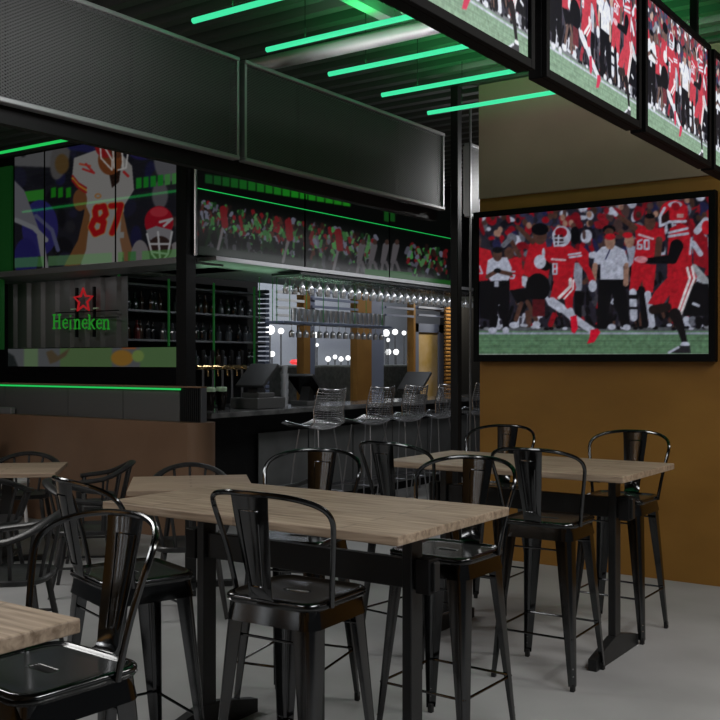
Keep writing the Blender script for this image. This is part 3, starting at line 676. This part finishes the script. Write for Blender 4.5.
bm = B(); a, b = onX(-7.78,198).y, onX(-7.78,250).y; box(bm, -7.98,-7.6,a-.25,b+.3,0,1.12,.005,1); tag(obj('tap_station', bm, M['blacksteel']), 'dark low cabinet carrying the beer taps', 'cabinet')

# pints of stout on the counter
for k, px_ in enumerate((210,221.5)):
    p_ = onX(-6.98, px_); t = thing('pint_glass', ['left pint of dark beer with pale foam on the counter end','right pint of dark beer with pale foam on the counter end'][k], 'glass', (p_.x,p_.y,1.122), 0, 'pints of dark beer on the counter')
    bm = B(); lathe(bm, [(.040,0),(.046,.08),(.056,.165),(.055,.19)], 16); obj('beer', bm, M['stout'], t, True)
    bm = B(); lathe(bm, [(.055,.19),(.057,.225),(.05,.235),(0,.237)], 16); obj('foam_head', bm, M['foam'], t, True)

# tower of stacked tumblers
g0 = None; p_ = onX(-7.0,286)
bm = B(); lathe(bm, [(.026,0),(.031,.04),(.037,.10),(.035,.10),(.029,.045),(.024,.008),(0,.008)], 12); o = obj('tumbler', bm, M['crystal'], None, True); tme = o.data; bpy.data.objects.remove(o)
for cx in range(3):
    for lv in range((4,5,4)[cx]):
        o = bpy.data.objects.new('tumbler', tme); C.objects.link(o); o.location = (p_.x+.04-.06*cx, p_.y-.09+.09*cx, 1.122+lv*.086)
        tag(o, 'sparkling tumbler in the stacked column on the counter', 'glass', 'stacked tumblers on the counter')

# point of sale terminals
def pos(label, loc, rz, drawer):
    t = thing('pos_terminal', label, 'till', loc, rz, 'tills on the bar counter')
    z = 0
    if drawer:
        bm = B(); box(bm, -.19,.19,-.225,.225,.004,.115,.005,2); obj('cash_drawer', bm, M['grey'], t); z = .115
    bm = B(); box(bm, -.12,.12,-.13,.13,z,z+.05,.008,2); obj('base', bm, M['grey'], t)
    bm = B(); prism(bm, [(-.09,z+.05),(.05,z+.05),(.0,z+.21),(-.05,z+.21)], 'x', -.06,.06); obj('neck', bm, M['till'], t)
    mt = Matrix.Translation((0,-.01,z+.23)) @ Matrix.Rotation(math.radians(-48), 4, 'X')
    bm = B(); box(bm, -.19,.19,-.018,.018,-.17,.17,.006,2, mt); obj('monitor_housing', bm, M['till'], t)
    bm = B(); box(bm, -.175,.175,.0185,.021,-.155,.155, mtx=mt); obj('screen', bm, M['screenoff'], t)
    return t
p_ = onX(-6.93,258); pos('till with cash drawer near the left end of the counter', (p_.x,p_.y,1.122), 0, True)
p_ = onX(-7.0,306); pos('till with tilted black screen, middle of the counter', (p_.x,p_.y,1.122), PI+.01, False)
p_ = onX(-7.0,415); pos('till with tilted screen at the far end of the counter near the post', (p_.x,p_.y,1.122), 0, False)

# ---------------------------------------------------------------- glass racks
wg = [(.030,0),(.032,.003),(.004,.010),(.0035,.075),(.012,.083),(.030,.105),(.036,.135),(.031,.185),(.029,.185),(.034,.135),(.028,.108),(.0,.088)]
wgi = [(r,-z) for r, z in wg]
M['gl'] = mat('glassware', (.85,.87,.9), .1, .7, spec=1.)
bm = B(); lathe(bm, wgi, 12); o = obj('wine_glass', bm, M['gl'], None, True); wme = o.data; bpy.data.objects.remove(o)
bm = B(); lathe(bm, [(.028,0),(.030,.05),(.034,.15),(.032,.15),(.027,.05),(.024,.01),(0,.01)], 12); o = obj('highball_glass', bm, M['gl'], None, True); hme = o.data; bpy.data.objects.remove(o)
t = thing('glass_rack', 'long dark rack under the display ledge holding stemmed glasses', 'rack', (-6.75,0,0))
ra, rb = onX(-6.75,286).y, 12.3
bm = B(); box(bm, -.2,.2,ra,rb,2.535,2.56); obj('rack_board', bm, M['blacksteel'], t)
bm = B(); y = ra+.07
while y < rb: box(bm, -.18,.18,y-.012,y+.012,2.515,2.535); y += .105
obj('rack_runners', bm, M['chrome'], t)
for row, xo in enumerate((-.1,.09)):
    y = ra+.12
    while y < rb-.05:
        o = bpy.data.objects.new('wine_glass', wme); C.objects.link(o); o.location = (-6.75+xo, y+(.04 if row else 0), 2.535)
        tag(o, 'stemmed glass hanging upside down from the upper rack', 'glass', 'glasses hanging from the upper rack'); y += .15
HX = -7.45
t = thing('hanging_shelf', 'blue-grey shelf hung on green rods, glasses above and below', 'shelf', (HX,0,0))
sa, sb = onX(HX,274).y, onX(HX,383.5).y; zsh = onX(HX,277,321).z
bm = B(); box(bm, -.14,.14,sa,sb,zsh-.03,zsh,.003,1); obj('shelf_board', bm, M['bluegrey'], t)
for px_ in (277.5,290.5,324,355.5,383):
    yv = onX(HX+.14,px_).y
    for s in (-1,1):
        bm = B(); tube(bm, [(s*.13,yv,zsh-.03),(s*.13,yv,2.6)], .005, 6); obj('rod', bm, M['greenframe'], t)
y = sa+.30
while y < sb-.05:
    o = bpy.data.objects.new('highball_glass', hme); C.objects.link(o); o.location = (HX+.05,y,zsh); o.scale = (1,1,1.05)
    tag(o, 'tall glass standing on the hanging shelf', 'glass', 'tall glasses on the hanging shelf')
    y += .105
y = sa+.25
while y < sb-.05:
    o = bpy.data.objects.new('wine_glass', wme); C.objects.link(o); o.location = (HX+.06,y,zsh-.03); o.scale = (1,1,.84)
    tag(o, 'stemmed glass hanging under the hanging shelf', 'glass', 'glasses hanging under the hanging shelf'); y += .135

# ---------------------------------------------------------------- far window wall
FWX = -11.
def yx(px_): return onX(FWX,px_).y
bm = B(); box(bm, FWX-.15,FWX,3,yx(258),0,3.95); box(bm, FWX-.15,FWX,yx(446),26,0,3.95); box(bm, FWX-.15,FWX,yx(258),yx(446),3.3,3.95); box(bm, FWX-.15,FWX,yx(258),yx(414),0,.75); struct('wall_left', bm, M['black'])
for i, (a, b) in enumerate(((258,302),(313,355.5),(382,412))):
    t = bpy.data.objects.new(f'window_{i+1}', None); C.objects.link(t); t['kind'] = 'structure'
    bm = B(); box(bm, FWX-.07,FWX-.06,yx(a),yx(b),.75,3.3); obj('window_pane', bm, M['pane'], t)
    bm = B(); box(bm, FWX-.1,FWX-.02,yx(a),yx(b),.7,.78); obj('window_sill', bm, M['bluegrey'], t)
for i, (a, b, m) in enumerate(((302,308.5,'ochre'),(308.5,313,'bluegrey'),(355.5,370,'ochre'),(370,382,'bluegrey'),(412,414,'ochre'))):
    bm = B(); box(bm, FWX-.12,FWX+.04,yx(a),yx(b),0,3.3); struct(f'trim_{i+3}', bm, M[m])
for i, (a, b) in enumerate(((274,301),(309,355),(383,411),(415.5,441))):
    t = thing('slatted_blind', ['white blind slats at the window left of the wide ochre post','pale blind slats at the window just left of the wide ochre post','pale blind slats between the blue-grey post and the door','pale blind slats above the glazed door'][i], 'blind', (FWX+.05,(yx(a)+yx(b))/2,0), 0, 'blinds at the far windows')
    L = (yx(b)-yx(a))/2
    for k in range(4):
        z = onX(FWX,(a+b)/2,293+k*7.6).z; bm = B(); box(bm, -.01,.03,-L,L,z-.022,z+.022); obj('slat', bm, M['white'] if i == 0 else M['bluegrey'], t)
# glazed door
t = bpy.data.objects.new('door_1', None); C.objects.link(t); t['kind'] = 'structure'
z1 = onX(FWX,428,324).z
bm = B(); box(bm, FWX-.06,FWX+.03,yx(414.2),yx(417.5),0,z1); box(bm, FWX-.06,FWX+.03,yx(438),yx(442.5),0,z1); box(bm, FWX-.06,FWX+.03,yx(414.2),yx(442.5),z1-.18,z1); obj('door_frame', bm, M['bluegrey'], t)
bm = B(); box(bm, FWX-.03,FWX-.01,yx(417.5),yx(438),0,z1-.18); obj('door_blind', bm, M['doorglow'], t)
bm = B(); box(bm, FWX-.05,FWX+.03,yx(414.2),yx(442.5),z1+.28,z1+.36); obj('door_head', bm, M['bluegrey'], t)
# ridged post right of the door
bm = B(); y0 = onX(-10.8,445).y
for k in range(40): tube(bm, [(-10.8,y0,.2+k*.08),(-10.8,y0+.5,.2+k*.08)], .032, 6)
tag(obj('ribbed_post', bm, M['ochre']), 'ribbed ochre post right of the glazed door', 'post')
# outside
bm = B(); box(bm, -17.3,-17,4,40,0,5); struct('wall_street', bm, M['facade'])
bm = B(); box(bm, -13.0,-12.4,9,24,0,onX(-12.4,330,365).z,.05,2); tag(obj('hedge', bm, M['hedge']), 'dark low hedge outside the far windows', 'hedge')
gl = [(272,354,.10),(270,330,.16),(281,331,.10),(315,335,.10),(328,359,.09),(335,357,.08),(341,359,.09),(348,358,.09),(354,359,.07),(386,333,.13),(395,332,.12),(404,333,.09),(388,352,.12),(396,352,.11),(388,340,.07),(406,372,.07),(317,345,.06)]
for i, (px_, y_, r) in enumerate(gl):
    p_ = onX(-15.9+.35*(i%5),px_,y_); r *= .72; t = thing('globe_lamp', 'small glowing globe lamp seen through the far windows', 'lamp', (p_.x,p_.y,0), 0, 'globe lamps outside the far windows')
    bm = B(); bmesh.ops.create_uvsphere(bm, u_segments=14, v_segments=8, radius=r); bmesh.ops.translate(bm, verts=bm.verts, vec=(0,0,p_.z)); obj('globe', bm, M['bulb'], t, True)
    bm = B(); tube(bm, [(0,0,0),(0,0,p_.z-r)], .02, 6); obj('stem', bm, M['grey'], t)
p_ = onX(-13.6,297,362); bm = B(); lathe(bm, [(0,-.06),(.12,-.05),(.17,0),(.12,.05),(0,.06)], 12); tube(bm, [(0,0,-.05),(0,0,-p_.z)], .02, 6); o = obj('red_lamp', bm, M['taillight'], None, True); o.location = p_; tag(o, 'red lamp glowing outside the leftmost far window', 'lamp')

# ================================================================== FURNITURE
# ---- high tables
def high_table(name_label, cx, cy, L=1.46, W=.82):
    t = thing('high_table', name_label, 'table', (cx,cy,0), 0, 'high butcher block tables')
    bm = B(); box(bm, -L/2,L/2,-W/2,W/2,1.003,1.037,.004,2); obj('tabletop', bm, M['wood'], t)
    xc = L/2-.2
    for s in (-1,1):
        bm = B(); box(bm, s*xc-.021,s*xc+.021,-.04,.04,.0,1.003,.003,1); obj('column', bm, M['leg'], t)
        bm = B(); prism(bm, [(-.315,.0),(.315,0),(.315,.06),(.05,.122),(-.05,.122),(-.315,.06)], 'x', s*xc-.023,s*xc+.023); obj('foot', bm, M['leg'], t)
        bm = B(); box(bm, s*xc-.03,s*xc+.03,-W/2+.12,W/2-.12,.985,1.003); obj('bearer', bm, M['leg'], t)
    bm = B(); box(bm, -xc-.11,xc+.11,-.02,.02,.765,.875,.003,1); obj('crossbeam', bm, M['leg'], t)
    for s in (-1,1):
        bm = B(); box(bm, s*(xc+.065)-.03,s*(xc+.065)+.03,-.035,.035,.755,.885,.003,1); obj('beam_wedge', bm, M['black'], t)
    return t
high_table('high wooden table in the centre foreground, the most visible one', -2.53, 3.20)
high_table('high wooden table by the ochre wall under the wall television', -2.53, 5.285)
high_table('high wooden table at the bottom left corner, only one corner showing', -2.55, 1.085)

# ---- metal bar chairs
def make_chair(label):
    t = thing('bar_chair', label, 'chair', (0,0,0), 0, 'black metal bar chairs')
    SX_, SY_, dz = .197, .188, .034
    rr = lambda e, r, z: rrect(SX_+e, SY_+e, r, z+dz)
    rings = [rrect(.050,.013,.0125,.757+dz), rrect(.051,.014,.0135,.770+dz), rrect(.055,.018,.017,.7735+dz), rrect(.062,.025,.024,.7735+dz), rrect(.13,.12,.05,.7735+dz), rr(-.036,.05,.7735), rr(-.028,.055,.7745), rr(-.018,.058,.780), rr(-.006,.064,.779), rr(-.001,.066,.775), rr(.001,.067,.769), rr(-.004,.064,.7655), rr(.002,.067,.760), rr(-.004,.064,.752), rr(-.012,.06,.752), rr(-.02,.055,.757)]
    bm = B(); loft(bm, rings, False, False); so = obj('seat', bm, M['gunseat'], t, True, 50)
    rim = B(); loft(rim, [rr(-.034,.05,.7738), rr(-.026,.055,.7755), rr(-.018,.058,.7808), rr(-.010,.062,.7815), rr(-.004,.064,.7795), rr(.0005,.066,.775), rr(.002,.067,.770), rr(-.001,.066,.7665)], False, False); obj('seat_rim', rim, M['gun'], t, True, 60)
    bm = B(); loft(bm, [rr(-.014,.05,.753), rr(-.002,.055,.690), rr(-.008,.05,.690), rr(-.020,.045,.753)], False, False); obj('apron', bm, M['gun'], t, True, 40)
    top = .752+dz
    def legpt(sx, sy, z):
        k = (top-z)/top
        return Vector((sx*(SX_-.016+.046*k), sy*(SY_-.016+.054*k), z))
    for sx in (-1,1):
        for sy in (-1,1):
            bm = B(); rg = []
            for z in (top,.60,.40,.20,.025):
                k = (top-z)/top; w = .082-.053*k; c = legpt(sx,sy,z); r = .032-.018*k; th = .004
                prof = [(-w,0)]+[(-r+r*math.sin(a), -r+r*math.cos(a)) for a in (0,PI/8,PI/4,3*PI/8,PI/2)]+[(0,-w)]
                inn = [(-th,-w)]+[(-r+(r-th)*math.sin(a), -r+(r-th)*math.cos(a)) for a in (PI/2,3*PI/8,PI/4,PI/8,0)]+[(-w,-th)]
                rg.append([Vector((c.x+sx*u, c.y+sy*v, z)) for u, v in prof+inn])
            loft(bm, rg); lg = obj('leg', bm, M['gun'], t, True, 40)
            c = legpt(sx,sy,.0)
            bm = B(); box(bm, min(c.x-sx*.003,c.x-sx*.026),max(c.x-sx*.003,c.x-sx*.026),min(c.y-sy*.003,c.y-sy*.026),max(c.y-sy*.003,c.y-sy*.026),0,.04,.003,1); obj('foot_cap', bm, M['rubber'], lg)
            for z in (.075,.11):
                c = legpt(sx,sy,z); bm = B(); bmesh.ops.create_icosphere(bm, subdivisions=1, radius=.005); bmesh.ops.translate(bm, verts=bm.verts, vec=(c.x-sx*.006,c.y-sy*.006,z)); obj('rivet', bm, M['chrome'], lg, True)
    zr = .25
    for a, b in (((-1,-1),(1,-1)),((-1,1),(1,1)),((-1,-1),(-1,1)),((1,-1),(1,1))):
        p, q = legpt(*a,zr)*.965, legpt(*b,zr)*.965; p.z = q.z = zr
        bm = B(); tube(bm, [p,q], .006, 8); obj('stretcher', bm, M['gun'], t, True)
    for a, b in (((-1,-1),(1,-1)),((-1,1),(1,1))):
        p, q = legpt(*a,.675)*.93, legpt(*b,.675)*.93; p.z = q.z = .675
        bm = B(); tube(bm, [p,q], .005, 6); obj('brace', bm, M['gun'], t, True)
    half = [(.204,-.085,.792),(.208,-.090,.83),(.226,-.110,.95),(.244,-.134,1.05),(.249,-.148,1.09),(.241,-.170,1.124),(.214,-.203,1.150),(.160,-.243,1.170),(.09,-.272,1.180),(.03,-.284,1.182)]
    pts = half+[(-x,y,z) for x, y, z in half[::-1]]
    bm = B(); tube(bm, smoothpts(pts,4), .0098, 10); obj('back_hoop', bm, M['gun'], t, True)
    prof = [(1.182,.078,-.284),(1.12,.073,-.276),(1.00,.063,-.254),(.92,.054,-.238),(.86,.049,-.226),(.825,.047,-.216),(.811,.047,-.203),(.806,.047,-.180)]
    zz = [p_[0] for p_ in prof][::-1]; ww = [p_[1] for p_ in prof][::-1]; yy_ = [p_[2] for p_ in prof][::-1]
    bowf = lambda z: .016*min(1, max(0,(z-.806)/.06))
    bm = B(); nseg = 10; fr = []; bk = []
    for z, w, yy in prof:
        row = [Vector((w*(2*k/nseg-1), yy-bowf(z)*(1-(2*k/nseg-1)**2)+bowf(z)*.6, z)) for k in range(nseg+1)]
        fr.append(row); bk.append([v+Vector((0,.003,.0015 if z < .83 else 0)) for v in row])
    loft(bm, [a+b[::-1] for a, b in zip(fr,bk)]); sp = obj('back_splat', bm, M['gun'], t, True, 50)
    tr = [(.041,1.125),(-.041,1.125),(-.024,.865),(.024,.865)]
    for off in (-.0012,.0042):
        pts = []
        for i in range(4):
            a, b = tr[i], tr[(i+1)%4]
            for k in range(6):
                u = k/6; x = a[0]*(1-u)+b[0]*u; z = a[1]*(1-u)+b[1]*u; w = np.interp(z, zz, ww)
                pts.append((x, np.interp(z, zz, yy_)-bowf(z)*(1-(x/w)**2)+bowf(z)*.6+off, z))
        bm = B(); tube(bm, pts, .0028, 5, closed=True); obj('embossed_rim', bm, M['gun'], sp, True)
    return t
CH = [(-2.205,1.685,PI-.06,'bar chair at the bottom left, its seat cut by the frame edge'),
 (-2.94,2.66,-.31,'bar chair turned at the left end of the centre table, behind the corner chair'),
 (-2.215,2.775,.05,'bar chair in front of the centre table, its back toward the camera'),
 (-2.17,3.75,PI-.02,'bar chair across the centre table at its right end, facing the camera'),
 (-2.91,3.65,PI+.22,'bar chair across the centre table, only its back showing over the top'),
 (-2.175,4.815,.03,'bar chair on the near side of the wall table, four legs clearly visible'),
 (-2.94,4.72,-.12,'bar chair left of the wall table, dark back seen between the tables'),
 (-2.17,5.82,PI,'bar chair beyond the wall table at its right end, against the ochre wall'),
 (-3.06,5.84,PI,'bar chair beyond the wall table, below the left corner of the wall television')]
ch0 = make_chair(CH[0][3])
for i, (x, y, r, lab) in enumerate(CH):
    if i == 0: ch0.location = (x,y,0); ch0.rotation_euler = (0,0,r)
    else: dup(ch0, (x,y,0), r, lab)

# ---- low tables
def low_table(label, cx, cy, W=.85):
    t = thing('low_table', label, 'table', (cx,cy,0), PI/4, 'low square wooden tables')
    bm = B(); box(bm, -W/2,W/2,-W/2,W/2,.716,.75,.004,2); obj('tabletop', bm, M['woodlow'], t)
    bm = B(); box(bm, -.04,.04,-.04,.04,.04,.716,.003,1); obj('pedestal', bm, M['leg'], t)
    bm = B(); box(bm, -.3,.3,-.035,.035,0,.04,.004,1); box(bm, -.035,.035,-.3,-.035,0,.04); box(bm, -.035,.035,.035,.3,0,.04); obj('base', bm, M['leg'], t)
    bm = B(); box(bm, -.2,.2,-.2,.2,.700,.716); obj('top_plate', bm, M['leg'], t)
low_table('low wooden table behind the centre high table, turned to the brown half wall', -5.11, 5.18)
low_table('low wooden table at the left edge before the brown half wall', -7.0, 5.01)
low_table('low wooden table at the left edge nearer the camera, corner barely showing', -5.12, 2.90)

# ---- black wooden armchairs
def make_arm(label):
    t = thing('wooden_armchair', label, 'chair', (0,0,0), 0, 'black spindle armchairs')
    rings = []
    for sc, z in ((.0,.445),(.55,.440),(.85,.448),(.97,.458),(1.,.45),(.98,.428),(.9,.42),(0.0,.42)):
        rings.append([Vector((sc*x, sc*y, z)) for x, y, _ in [(.235*math.copysign(abs(math.cos(a))**.6,math.cos(a)), .225*math.copysign(abs(math.sin(a))**.6,math.sin(a)), 0) for a in [2*PI*k/32 for k in range(32)]]])
    bm = B(); loft(bm, rings[1:-1]); obj('seat', bm, M['blackwood'], t, True, 50)
    for sx in (-1,1):
        for sy in (-1,1):
            bm = B(); tube(bm, [(sx*.16,sy*.15,.43),(sx*.19,sy*.185,.22),(sx*.225,sy*.225,0)], [.019,.018,.013], 8); obj('leg', bm, M['blackwood'], t, True)
    # bow: U open to the front (+Y)
    pts = []
    for k in range(25):
        a = PI*(k/24)                       # 0..pi around the back
        x = .285*math.cos(a); y = -.27*math.sin(a)**.8 if 0 < a < PI else 0
        z = .665+.115*math.sin(a)**1.3
        pts.append(Vector((x,y,z)))
    pts = [Vector((.27,.17,.645)),Vector((.285,.09,.655))]+pts+[Vector((-.285,.09,.655)),Vector((-.27,.17,.645))]
    bm = B(); tube(bm, pts, .034, 10, ry=.019, up=(0,0,1)); obj('arm_bow', bm, M['blackwood'], t, True)
    for a in (.05,.2,.35,.5,.65,.8,.95):
        A = PI*a; q = Vector((.282*math.cos(A), -.268*max(0,math.sin(A))**.8, .66+.113*max(0,math.sin(A))**1.3)); p = Vector((.20*math.cos(A), -.195*max(0,math.sin(A))**.8, .445))
        bm = B(); tube(bm, [p, q], .0105, 6); obj('spindle', bm, M['blackwood'], t, True)
    for s in (-1,1):
        bm = B(); tube(bm, [(s*.205,.13,.44),(s*.272,.14,.645)], .019, 7); obj('arm_post', bm, M['blackwood'], t, True)
        bm = B(); tube(bm, [(s*.195,.19,.2),(s*.195,-.19,.2)], .009, 6); obj('stretcher', bm, M['blackwood'], t, True)
    return t
# rotation: local +Y (front) -> facing
AR = [(-5.62,4.67,-PI/4,'armchair left of the low table behind the centre table, facing right'),
 (-5.60,5.67,-3*PI/4,'armchair before the brown half wall, only its bow top showing over the low table'),
 (-4.60,4.66,PI/4,'armchair seen under the centre table, its spindles toward the camera'),
 (-4.60,5.68,3*PI/4,'armchair behind the centre table, a curved arm showing beside the bar chair back'),
 (-6.50,5.52,3*PI/4,'armchair against the brown half wall, right of the left-edge low table'),
 (-7.50,5.54,-3*PI/4,'armchair behind the left-edge low table, its spindles before the white chair'),
 (-6.47,4.46,PI/4,'armchair at the left edge on the near side of the low table'),
 (-4.73,3.41,3*PI/4-.1,'armchair nearest the camera at the left edge, beside the bar chairs')]
a0 = make_arm(AR[0][3])
for i, (x, y, r, lab) in enumerate(AR):
    if i == 0: a0.location = (x,y,0); a0.rotation_euler = (0,0,r)
    else: dup(a0, (x,y,0), r, lab)
# white chair
p_ = onY(6.05,-5)
t = thing('white_chair', 'white moulded chair at the left edge by the brown half wall', 'chair', (p_.x,p_.y,0), 0)
bm = B(); box(bm, -.3,-.24,-.22,.22,.35,.99,.03,3); obj('backrest', bm, M['white'], t, True)
bm = B(); box(bm, -.24,.27,-.22,.22,.40,.45,.02,3); obj('seat', bm, M['white'], t, True)
for sx in (-1,1):
    for sy in (-1,1):
        bm = B(); tube(bm, [(sx*.2,sy*.18,.41),(sx*.23,sy*.2,0)], .018, 8); obj('leg', bm, M['white'], t, True)
bm = B(); box(bm, -.24,.22,.2,.215,.30,.46,.005,1); obj('side_panel', bm, M['white'], t)

# ---- wire stools
def make_wire(label):
    t = thing('wire_stool', label, 'stool', (0,0,0), 0, 'chrome wire bar stools')
    # profile in (y,z): front of the seat at +y, back up at -y
    prof = smoothpts([(0,.26,.955),(0,.22,.972),(0,.10,.955),(0,-.06,.935),(0,-.16,.945),(0,-.215,1.0),(0,-.245,1.10),(0,-.275,1.22),(0,-.30,1.335)], 5)
    n = len(prof)
    def S(u, v):   # u -1..1 across, v 0..n-1 along
        p = prof[v]; f = v/(n-1)
        w = .26*(1-.16*abs(f-.45)) if f < .97 else .23
        z = p.z+.045*u*u*(1 if f < .6 else .3); y = p.y+.10*u*u*(0 if f < .45 else min(1,(f-.45)*3))
        return Vector((w*u, y, z))
    bm = B()
    for v in range(0, n): tube(bm, [S(-1+2*k/10,v) for k in range(11)], .0038, 4)
    for u in np.linspace(-1,1,12): tube(bm, [S(u,v) for v in range(n)], .0032, 4)
    obj('wire_shell', bm, M['chrome'], t, True)
    rim = [S(1,v) for v in range(n)]+[S(u,n-1) for u in (.5,0,-.5)]+[S(-1,v) for v in range(n-1,-1,-1)]+[S(u,0) for u in (-.5,0,.5)]
    bm = B(); tube(bm, rim, .007, 6, closed=True); obj('rim_wire', bm, M['chrome'], t, True)
    for sx in (-1,1):
        for sy in (-1,1):
            bm = B(); tube(bm, [(sx*.13,sy*.12,.935),(sx*.17,sy*.16,.6),(sx*.22,sy*.21,0)], .008, 6); obj('leg', bm, M['steel'], t, True)
    ring = [(.2,.19,.3),(-.2,.19,.3),(-.2,-.19,.3),(.2,-.19,.3)]
    for a, b in zip(ring, ring[1:]+ring[:1]):
        bm = B(); tube(bm, [a,b], .007, 6); obj('foot_bar', bm, M['steel'], t, True)
    bm = B(); box(bm, -.2,.2,-.13,.22,.956,.978,.01,2); obj('seat_pad', bm, M['rubber'], t, True)
    return t
labs = ['wire bar stool nearest in the row along the counter','second wire bar stool along the counter','third wire bar stool along the counter, before the far till','wire bar stool just left of the slim black post','wire bar stool seen in the gap right of the slim black post']
w0 = make_wire(labs[0])
for i, (y, lab) in enumerate(zip((8.02,8.93,9.62,10.35,11.25), labs)):
    if i == 0: w0.location = (-6.15,y,0); w0.rotation_euler = (0,0,PI/2)
    else: dup(w0, (-6.15,y,0), PI/2, lab)

# ================================================================== LIGHT, CAMERA
def area(name, loc, rot, sx, sy, e, col=(1,1,1)):
    l = bpy.data.lights.new(name, 'AREA'); l.shape = 'RECTANGLE'; l.size = sx; l.size_y = sy; l.energy = e; l.color = col
    o = bpy.data.objects.new(name, l); C.objects.link(o); o.location = loc; o.rotation_euler = rot; return o
area('overhead_fill', (.5,2.4,3.6), (0,0,0), .8, 2.0, 85)  # unseen overhead area lights added to brighten the room, no fixtures modelled
area('overhead_fill', (.5,5.2,3.6), (0,math.radians(12),0), .6, 1.6, 60, (1,.97,.92))
area('overhead_fill', (-2.6,.2,3.6), (0,0,0), 1.6, .8, 34)
area('rim_highlight_light', (-4.7,.4,3.3), (0,math.radians(-35),0), .22, 2.2, 24)  # unseen light added to put highlights on the chair seat rims
area('overhead_fill', (-6.5,3.4,3.5), (0,0,0), 1.6, .8, 52, (1,.98,.95))
area('fascia_fill', (-2.9,2.9,3.2), (0,math.radians(88),0), .4, 1.2, 5.).data.spread = math.radians(95)  # added light that brightens only the nearer fascia panel
area('bar_fill', (-5.2,9.5,3.2), (0,0,0), .5, 3.5, 24)  # unseen light added above the stools to brighten the bar side
area('assumed_passage_lamp', (-3.80,8.45,3.25), (math.radians(-90),0,math.radians(-8)), .15, .3, 15)  # assumed lamp out of view, lights the fascia ends beside the gap
area('pipe_highlight_light', (-3.0,4.5,3.0), (math.radians(140),0,0), 1.6, .04, 2.4).data.spread = math.radians(50)  # added only to draw a white highlight on the pipe
area('upper_wall_fill', (-2.4,6.75,3.85), (math.radians(50),0,0), 3.0, .06, 4.0, (1,.92,.9))  # added light that lifts the upper wall against the green spill
area('pier_fill', (-6.4,-1.7,3.7), (math.radians(-50),0,0), 4.0, .1, 60, (1,.95,.85))  # unseen light added on the rear piers so chair backs reflect them
area('soffit_fill', (-7.0,8.4,2.42), (PI,0,0), .1, 2.4, 2.0, (.5,1,.6))  # added green glow, lights the soffit from below without a fixture
area('back_bar_fill', (-7.4,9.8,2.5), (0,0,0), .1, 4.0, 9, (.85,.9,1))  # no fixture modelled; added light over the hanging shelf and back bar
area('corrugated_fill', (-8.9,7.05,2.5), (math.radians(22),0,0), 1.8, .05, .5)  # white light added to brighten the corrugated sheet, separate from the neon
area('glass_sparkle_light', (-6.2,9.6,2.72), (0,math.radians(48),0), .06, 4.2, 7, (.95,.97,1))  # unseen light added for sparkle on the racked glasses
area('facade_fill', (-13.5,17,5.5), (0,math.radians(35),0), 2, 14, 480, (.92,.95,1))  # unseen area light added to light the facade outside
area('window_lamp', (-9.7,15.5,3.7), (0,math.radians(25),0), .2, 7, 42, (.95,.97,1))  # no fixture here; added to brighten the posts between the far windows
area('door_blind_fill', (-10.2,19.5,3.2), (0,math.radians(35),0), .4, 1.0, 60, (1,.9,.7))  # no fixture modelled; added light that makes the door blind glow
# wall with assumed windows, added to glow behind the camera's left shoulder
M['assumed_glow'] = mat('assumed_window_glow', (.4,.4,.42), .4, emit=(.93,.97,1.), es=4.5)  # added light source: assumed panes give chair-back reflections and room fill
assumed_wins = [(-8.55,-8.25),(-7.25,-6.95),(-5.9,-5.62),(-4.65,-4.4)]
bm = B(); xs_ = [-10.5]+[v for w_ in assumed_wins for v in w_]+[2.2]
for k in range(0,len(xs_),2): box(bm, xs_[k],xs_[k+1],-2.75,-2.6,0,3.9)
for a, b in assumed_wins: box(bm, a,b,-2.75,-2.6,0,.9); box(bm, a,b,-2.75,-2.6,2.9,3.9)
struct('wall_back', bm, M['ochre'])
for i, (a, b) in enumerate(assumed_wins):
    t = bpy.data.objects.new(f'window_{i+4}', None); C.objects.link(t); t['kind'] = 'structure'  # assumed window, never in view, holds an added glowing pane
    bm = B(); box(bm, a,b,-2.70,-2.68,.9,2.9); obj('window_pane', bm, M['assumed_glow'], t)
    bm = B(); box(bm, a,a+.04,-2.68,-2.6,.9,2.9); box(bm, b-.04,b,-2.68,-2.6,.9,2.9); box(bm, a+.04,b-.04,-2.68,-2.6,.9,.94); box(bm, a+.04,b-.04,-2.68,-2.6,2.86,2.9); obj('window_frame', bm, M['black'], t)
w = bpy.data.worlds.new('World'); bpy.context.scene.world = w; w.use_nodes = True
w.node_tree.nodes['Background'].inputs[0].default_value = (.9,.95,1,1); w.node_tree.nodes['Background'].inputs[1].default_value = .04
cam = bpy.data.cameras.new('Camera'); cam.lens = 50; cam.sensor_width = 36; cam.shift_y = 1/720; cam.clip_end = 200
co = bpy.data.objects.new('Camera', cam); C.objects.link(co); co.location = (0,0,H); co.rotation_euler = (PI/2,0,math.radians(35))
sc = bpy.context.scene; sc.camera = co
sc.view_settings.view_transform = 'Standard'; sc.view_settings.look = 'None'; sc.view_settings.exposure = 0; sc.view_settings.gamma = 1; sc.view_settings.use_curve_mapping = False
